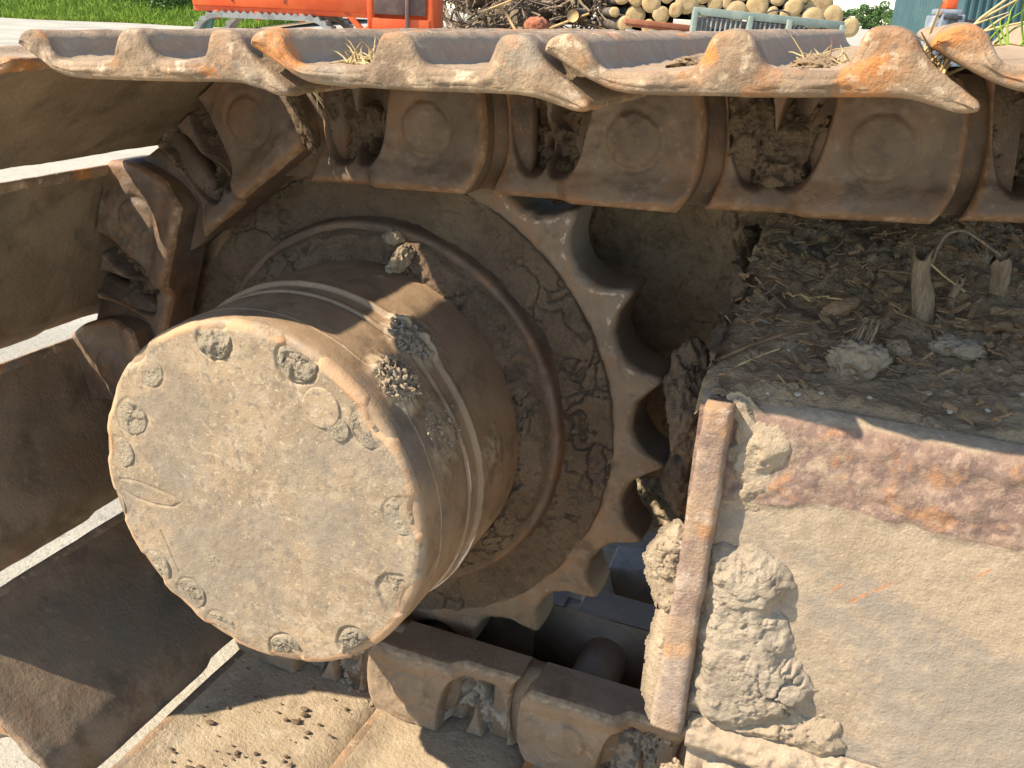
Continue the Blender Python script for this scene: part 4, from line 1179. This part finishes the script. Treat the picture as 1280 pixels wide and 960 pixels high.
def orange_machine():
    o = place(-2.65, 12.0, GZ)
    root = empty('tracked_machine', o, (0, 0, _yaw))
    finish(root, 'orange tracked machine parked behind the top left shoes', 'machine')
    def part(name, mt, boxes, smooth=True):
        mb = MB()
        for c, d, *R in boxes: mb.box(c, d, R[0] if R else None, .012)
        return obj(name, mb.mesh(name, mt, smooth), root)
    part('chassis', 'orange_paint', [((-.37, 0, .99), (2.24, 1.5, .40)), ((-.37, -.68, .77), (2.24, .10, .08))])
    part('upper_body', 'orange_paint', [((-.42, .05, 1.62), (2.1, 1.4, .90))])
    for x in (-1.0, -.35): part('panel_seam', 'dark_plate', [((x, -.752, 1.02), (.012, .02, .34))])
    for x in (-1.2, -.7, -.15): part('bracket', 'orange_paint', [((x, -.72, .70), (.07, .05, .10))])
    part('rear_frame', 'orange_paint', [((.70, -.72, 1.1), (.07, .08, 1.05)), ((1.44, -.72, 1.1), (.07, .08, 1.05)), ((1.07, -.72, .66), (.80, .08, .16)), ((1.07, -.72, 1.45), (.80, .08, .10)), ((1.07, .1, 1.1), (.80, 1.3, 1.0))])
    part('dark_panel', 'dark_plate', [((1.07, -.765, .98), (.64, .02, .40))])
    part('centre_post', 'dark_plate', [((1.16, -.785, .85), (.05, .03, .50))])
    part('strut', 'orange_paint', [((.50, -.70, .68), (.07, .06, .46), Matrix.Rotation(-.75, 3, 'Y'))])
    part('strut', 'orange_paint', [((.70, -.70, .62), (.30, .06, .08), Matrix.Rotation(-.5, 3, 'Y'))])
    part('fender', 'teal_paint', [((-1.32, -.62, .68), (.10, .10, .34), Matrix.Rotation(.3, 3, 'Y'))])
    for sy in (-.62, .62):                                   # crawler
        mb = MB()
        n = 96
        R, half = .34, .55
        per = 4 * half + 2 * math.pi * R
        def at(s):
            s = s % per
            if s < 2 * half: return np.array([-half + s, R]), np.array([0, 1.0])
            s -= 2 * half
            if s < math.pi * R: a = math.pi / 2 - s / R; return np.array([half + R * math.cos(a), R * math.sin(a)]), np.array([math.cos(a), math.sin(a)])
            s -= math.pi * R
            if s < 2 * half: return np.array([half - s, -R]), np.array([0, -1.0])
            s -= 2 * half
            a = -math.pi / 2 - s / R; return np.array([-half + R * math.cos(a), R * math.sin(a)]), np.array([math.cos(a), math.sin(a)])
        rows = []
        for i in range(n):
            p, q = at(i / n * per)
            h = .035 if i % 2 else 0
            o1, o2 = p + q * h, p - q * .05
            rows.append([(o1[0], -.17, o1[1]), (o1[0], .17, o1[1]), (o2[0], .17, o2[1]), (o2[0], -.17, o2[1])])
        mb.grid(np.array(rows), cu=True, cv=True)
        me = mb.mesh('crawler', 'crawler_steel')
        obj('crawler', me, root, (-.62, sy, R + .035))
        mb = MB()
        for x in (-.45, 0, .45): mb.box((x, 0, -.06), (.34, .22, .34), Matrix.Rotation(.78, 3, 'Y'), .05)
        obj('rollers', mb.mesh('rollers', 'grapple_dark', True), root, (-.62, sy, R + .035))
orange_machine()

def brush():
    rnd = random.Random(5)
    mb = MB()
    for i in range(950):
        x = rnd.uniform(-1.3, 2.0); d = 13.2 + rnd.uniform(0, 2.4)
        zt = rnd.uniform(-.3, 1.25) * (1 - .15 * abs(x - .3))
        p = place(x, d, zt)
        L = rnd.uniform(.15, .9)
        dr = np.array([rnd.gauss(0, 1), rnd.gauss(0, .6), rnd.gauss(0, .6)]); dr /= np.linalg.norm(dr)
        k = np.array([rnd.uniform(-1, 1) for _ in range(3)]) * L * .15
        r = rnd.choice((.006, .008, .012, .018, .03))
        mb.tube(np.array([p - dr * L / 2, p + k, p + dr * L / 2]), np.array([r, r * .9, r * .5]), 5)
    for i in range(26):
        c = place(rnd.uniform(-1.2, 1.9), 14.2 + rnd.uniform(0, .8), rnd.uniform(-.3, .8))
        V, F = ico(2)
        mb.add(V * rnd.uniform(.2, .4) * (1 + .3 * fbm(V + i, 2, 2))[:, None] + c, F)
    finish(obj('brush_pile', mb.mesh('brush_pile', 'branch_wood', True)), 'tangled pile of branches and bark in front of the logs', 'brush pile', kind='stuff')
    for (x, z, l, r, a, lab) in ((-.55, .42, .7, .016, .5, 'long bare grey branch at the left of the brush pile'), (.35, .22, 1.1, .02, .45, 'long pale branch slanting up across the brush pile'), (-.30, .35, .4, .022, -.9, 'short bright branch in the middle of the brush pile')):
        p = place(x, 12.9, z); dv = VR * math.cos(a) + np.array([0, 0, math.sin(a)])
        mb = MB(); mb.tube(np.array([p - dv * l / 2, p + np.array([0, 0, .04]), p + dv * l / 2]), [r, r, r * .7], 8)
        finish(obj('branch', mb.mesh('branch', 'cut_wood', True)), lab, 'branch')
    o = obj('stump', clod_mesh('stump', (.17, .12, .13), 'beam_rust', 9, 4, .45, 8), None, place(.12, 12.8, .27))
    finish(o, 'broken red brown stump lying in the brush pile', 'stump')
    p = place(.62, 12.85, .42)
    root = empty('log', p)
    mb = MB(); mb.tube(np.array([[0, 0, 0], [-.05, .5, .02]]), .09, 14); obj('bark', mb.mesh('bark', 'bark', True), root)
    mb = MB(); mb.tube(np.array([[.001, -.012, 0], [0, 0, 0]]), .085, 14); obj('cut_end', mb.mesh('cut_end', 'cut_wood', True), root)
    finish(root, 'single short log with an orange cut end in the brush pile', 'log')
brush()

def grille():
    o = place(2.316, 9.0, .0)
    root = empty('steel_grille', o, (0, .05, _yaw))
    finish(root, 'grey green steel grille of upright bars in front of the logs', 'grille')
    def part(name, mt, c, d, R=None):
        mb = MB(); mb.box(c, d, R, .006); return obj(name, mb.mesh(name, mt, True), root)
    part('top_rail', 'grille_paint', (0, 0, .485), (1.48, .07, .075))
    part('bottom_rail', 'grille_paint', (0, 0, -.36), (1.48, .07, .08))
    part('back_plate', 'grapple_dark', (0, .10, .05), (1.46, .02, .78))
    for x in (-.72, -.18, .20, .72): part('post', 'grille_paint', (x, -.025, .06), (.05, .10, .86))
    for i in range(30):
        x = -.69 + i * .0476
        if min(abs(x - q) for q in (-.72, -.18, .20, .72)) < .035: continue
        part('bar', 'grille_bar', (x, -.004, .06), (.018, .035, .77))
    mb = MB(); a = np.linspace(0, math.pi, 14)
    mb.tube(np.stack([.09 + .11 * np.cos(a), 0 * a, .52 + .045 * np.sin(a)], -1), .008, 7)
    obj('wire_loop', mb.mesh('wire_loop', 'grapple_dark', True), root)
grille()

def beam():
    o = place(1.58, 11.0, .37)
    mb = MB(); mb.box((0, 0, 0), (.86, .10, .06), Matrix.Rotation(.06, 3, 'Y'), .006); mb.box((0, 0, -.045), (.84, .06, .03), Matrix.Rotation(.06, 3, 'Y'), .004)
    root = empty('rust_beam', o, (0, 0, _yaw))
    obj('flange', mb.mesh('flange', 'beam_rust', True), root)
    for x in (-.35, .35):
        mb = MB(); mb.box((x, .02, -.43), (.10, .12, .72), None, .006); obj('leg', mb.mesh('leg', 'crawler_steel', True), root)
    finish(root, 'rust red steel beam lying under the left logs', 'beam')
beam()

def grapple():
    o = place(4.49, 10.0, GZ)
    root = empty('grapple', o, (0, 0, _yaw))
    finish(root, 'grey steel grapple head with orange top standing by the teal shed', 'grapple')
    def part(name, mt, c, d, R=None, b=.01):
        mb = MB(); mb.box(c, d, R, b); return obj(name, mb.mesh(name, mt, True), root)
    part('body', 'grapple_steel', (.02, .05, .52), (.30, .24, 1.02))
    part('side_rib', 'grapple_steel', (-.11, -.10, .62), (.075, .08, .86), Matrix.Rotation(.18, 3, 'Y'))
    part('side_rib', 'grapple_steel', (.15, -.10, .62), (.075, .08, .86), Matrix.Rotation(-.05, 3, 'Y'))
    part('side_rib', 'grapple_steel', (-.20, -.02, .58), (.06, .14, .80), Matrix.Rotation(.26, 3, 'Y'))
    part('header', 'grapple_dark', (.03, -.10, 1.02), (.20, .10, .045))
    part('shoulder', 'grapple_steel', (.02, 0, 1.06), (.27, .22, .08), None, .03)
    part('top_cap', 'orange_paint', (.03, 0, 1.16), (.13, .13, .13), None, .02)
    part('pin', 'grapple_dark', (.25, -.05, .995), (.14, .03, .03))
    mb = MB(); a = np.linspace(0, 2 * np.pi, 16, endpoint=False)
    mb.grid(np.array([[(.02 + r * math.cos(t), y, .88 + r * math.sin(t)) for t in a] for r, y in ((.001, -.10), (.03, -.10), (.035, -.095), (.035, -.06))]), cv=True)
    obj('bolt', mb.mesh('bolt', 'bar_rust', True), root)
grapple()

def shed():
    o = place(9.34, 20.0, GZ)
    root = empty('shed', o, (0, 0, _yaw))
    finish(root, 'teal corrugated metal shed at the right edge', 'shed')
    W, D, Hh = 2.6, 4.0, 3.2
    n = 240
    s = np.linspace(0, W + D, n)
    cor = .03 * sstep(-.3, .3, np.sin(s * 2 * np.pi / .16))
    X = np.where(s < D, -cor, s - D); Y = np.where(s < D, D - s, -cor)
    rows = [np.stack([X, Y, 0 * s + z], -1) for z in (0, 1, 2, Hh)]
    mb = MB(); mb.grid(np.array(rows), flip=True)
    obj('wall', mb.mesh('wall', 'shed_teal'), root)
    mb = MB(); mb.box((W / 2, D / 2, Hh + .06), (W + .3, D + .3, .10), None, .02)
    obj('roof', mb.mesh('roof', 'shed_teal', True), root)
shed()

def leaf_mesh(name, blobs, n, size, mt, s, squash=.8):
    """crown of many small leaf faces spread through several uneven lumps"""
    rs = np.random.RandomState(s)
    bl = np.array(blobs, float)
    pick = rs.choice(len(bl), n, p=bl[:, 3] ** 2 / (bl[:, 3] ** 2).sum())
    d = rs.normal(size=(n, 3)); d /= np.linalg.norm(d, axis=1)[:, None]
    C = bl[pick, :3] + d * (bl[pick, 3] * rs.uniform(.55, 1.08, n) ** .6)[:, None] * np.array([1, 1, squash])
    a = rs.normal(size=(n, 3)); a /= np.linalg.norm(a, axis=1)[:, None]
    b = np.cross(a, rs.normal(size=(n, 3))); b /= np.linalg.norm(b, axis=1)[:, None] + 1e-9
    sz = size * rs.uniform(.5, 1.2, n)[:, None]
    V = np.stack([C - a * sz, C - b * sz * .5, C + a * sz, C + b * sz * .5], 1).reshape(-1, 3)
    return make_mesh(name, V, np.arange(4 * n).reshape(-1, 4), mt, False)

def greenery():
    rnd = random.Random(8)
    for (x, dist, hgt, wd, lab, s) in ((163.5, 400, 11.0, 9.0, 'bright green rounded tree far away right of the logs', 1), (154.0, 415, 12.5, 8.0, 'darker blue green tree left of the bright far tree', 2), (150.0, 440, 10.0, 7.0, 'faint small tree beside the right end of the log pile', 3)):
        o = place(x, dist, GZ)
        root = empty('tree', o)
        blobs = [(rnd.uniform(-1, 1) * wd * .8, rnd.uniform(-1, 1) * wd * .7, hgt * rnd.uniform(.02, .9) * (1 - .25 * rnd.random()), wd * rnd.uniform(.10, .30)) for _ in range(60)]
        obj('crown', leaf_mesh('crown', blobs, 12000, .42, 'tree_green', s), root)
        mb = MB(); mb.tube(np.array([(0, 0, 0), (.1, 0, hgt * .3), (.2, .1, hgt * .6), (.1, 0, hgt * .8)]), [.45, .36, .22, .08], 8)
        for j in range(5):
            a = rnd.uniform(0, 6.28); z = hgt * rnd.uniform(.3, .6)
            mb.tube(np.array([(.1, 0, z), (math.cos(a) * wd * .2, math.sin(a) * wd * .2, z + hgt * .1), (math.cos(a) * wd * .4, math.sin(a) * wd * .4, z + hgt * .2)]), [.16, .1, .04], 6)
        obj('trunk', mb.mesh('trunk', 'bark', True), root)
        finish(root, lab, 'tree')
    for (x, dist, hgt, wd, lab, s) in ((-14.6, 34, 1.3, .9, 'leafy white flowering bush in the middle of the grass bank', 11), (-12.6, 33, 1.5, 1.1, 'leafy bush at the right end of the grass bank', 12), (-16.6, 35, 1.4, 1.1, 'bush behind the grass at the left of the bank', 13), (-10.7, 33, 1.2, .9, 'low green bush beside the orange machine', 14)):
        o = place(x, dist, GZ)
        root = empty('bush', o)
        blobs = [(rnd.uniform(-1, 1) * wd * .6, rnd.uniform(-1, 1) * wd * .5, hgt * rnd.uniform(.2, .9), wd * rnd.uniform(.25, .45)) for _ in range(12)]
        obj('foliage', leaf_mesh('foliage', blobs, 2600, .075, 'shrub_green', s), root)
        mb = MB()
        for j in range(7):
            a = rnd.uniform(0, 6.28)
            mb.tube(np.array([(0, 0, 0), (math.cos(a) * wd * .2, math.sin(a) * wd * .2, hgt * .4), (math.cos(a) * wd * .45, math.sin(a) * wd * .45, hgt * .8)]), [.02, .014, .006], 5)
        obj('stem', mb.mesh('stem', 'bark', True), root)
        finish(root, lab, 'bush')
    rs = np.random.RandomState(2)
    n = 26000
    X = rs.uniform(-20, -9.0, n); Dd = 29.6 + .35 * np.sin(X * 1.3) + rs.uniform(0, 1, n) ** 1.3 * 7
    base = np.array([.4987, -.8909, GZ]) + Dd[:, None] * 1.078 * VF + X[:, None] * VR
    base[:, 2] += .02 * (Dd - 29.6)
    hh = (.14 + .60 * np.clip((Dd - 29.6) / 4, 0, 1)) * rs.uniform(.4, 1.2, n)
    lean = rs.normal(size=(n, 2)) * .35
    w = rs.uniform(.006, .016, n)
    side = rs.normal(size=(n, 2)); side /= np.linalg.norm(side, axis=1)[:, None]
    z0 = np.zeros((n, 1))
    sd = np.concatenate([side * w[:, None], z0], 1)
    mid = base + np.concatenate([lean * hh[:, None] * .3, (hh * .6)[:, None]], 1)
    tip = base + np.concatenate([lean * hh[:, None], hh[:, None]], 1)
    V = np.stack([base - sd, base + sd, mid + sd * .8, tip, mid - sd * .8], 1).reshape(-1, 3)
    me = make_mesh('grass_bank', V, np.arange(5 * n).reshape(-1, 5), 'grass_green', False)
    finish(obj('grass_bank', me), 'bright green grass along the far edge of the concrete', 'grass', kind='stuff')
    P = []
    for f in np.linspace(-22, -8.5, 40):
        P.append([place(f, d, GZ + .006 + .02 * max(d - 29.6, 0)) for d in (29.7 + .35 * math.sin(f * 1.3), 32, 36, 60)])
    finish(obj('grass_ground', make_mesh('grass_ground', np.array(P), grid_faces(40, 4), 'soil', True)), 'earth bank under the grass', 'ground', kind='structure')
greenery()
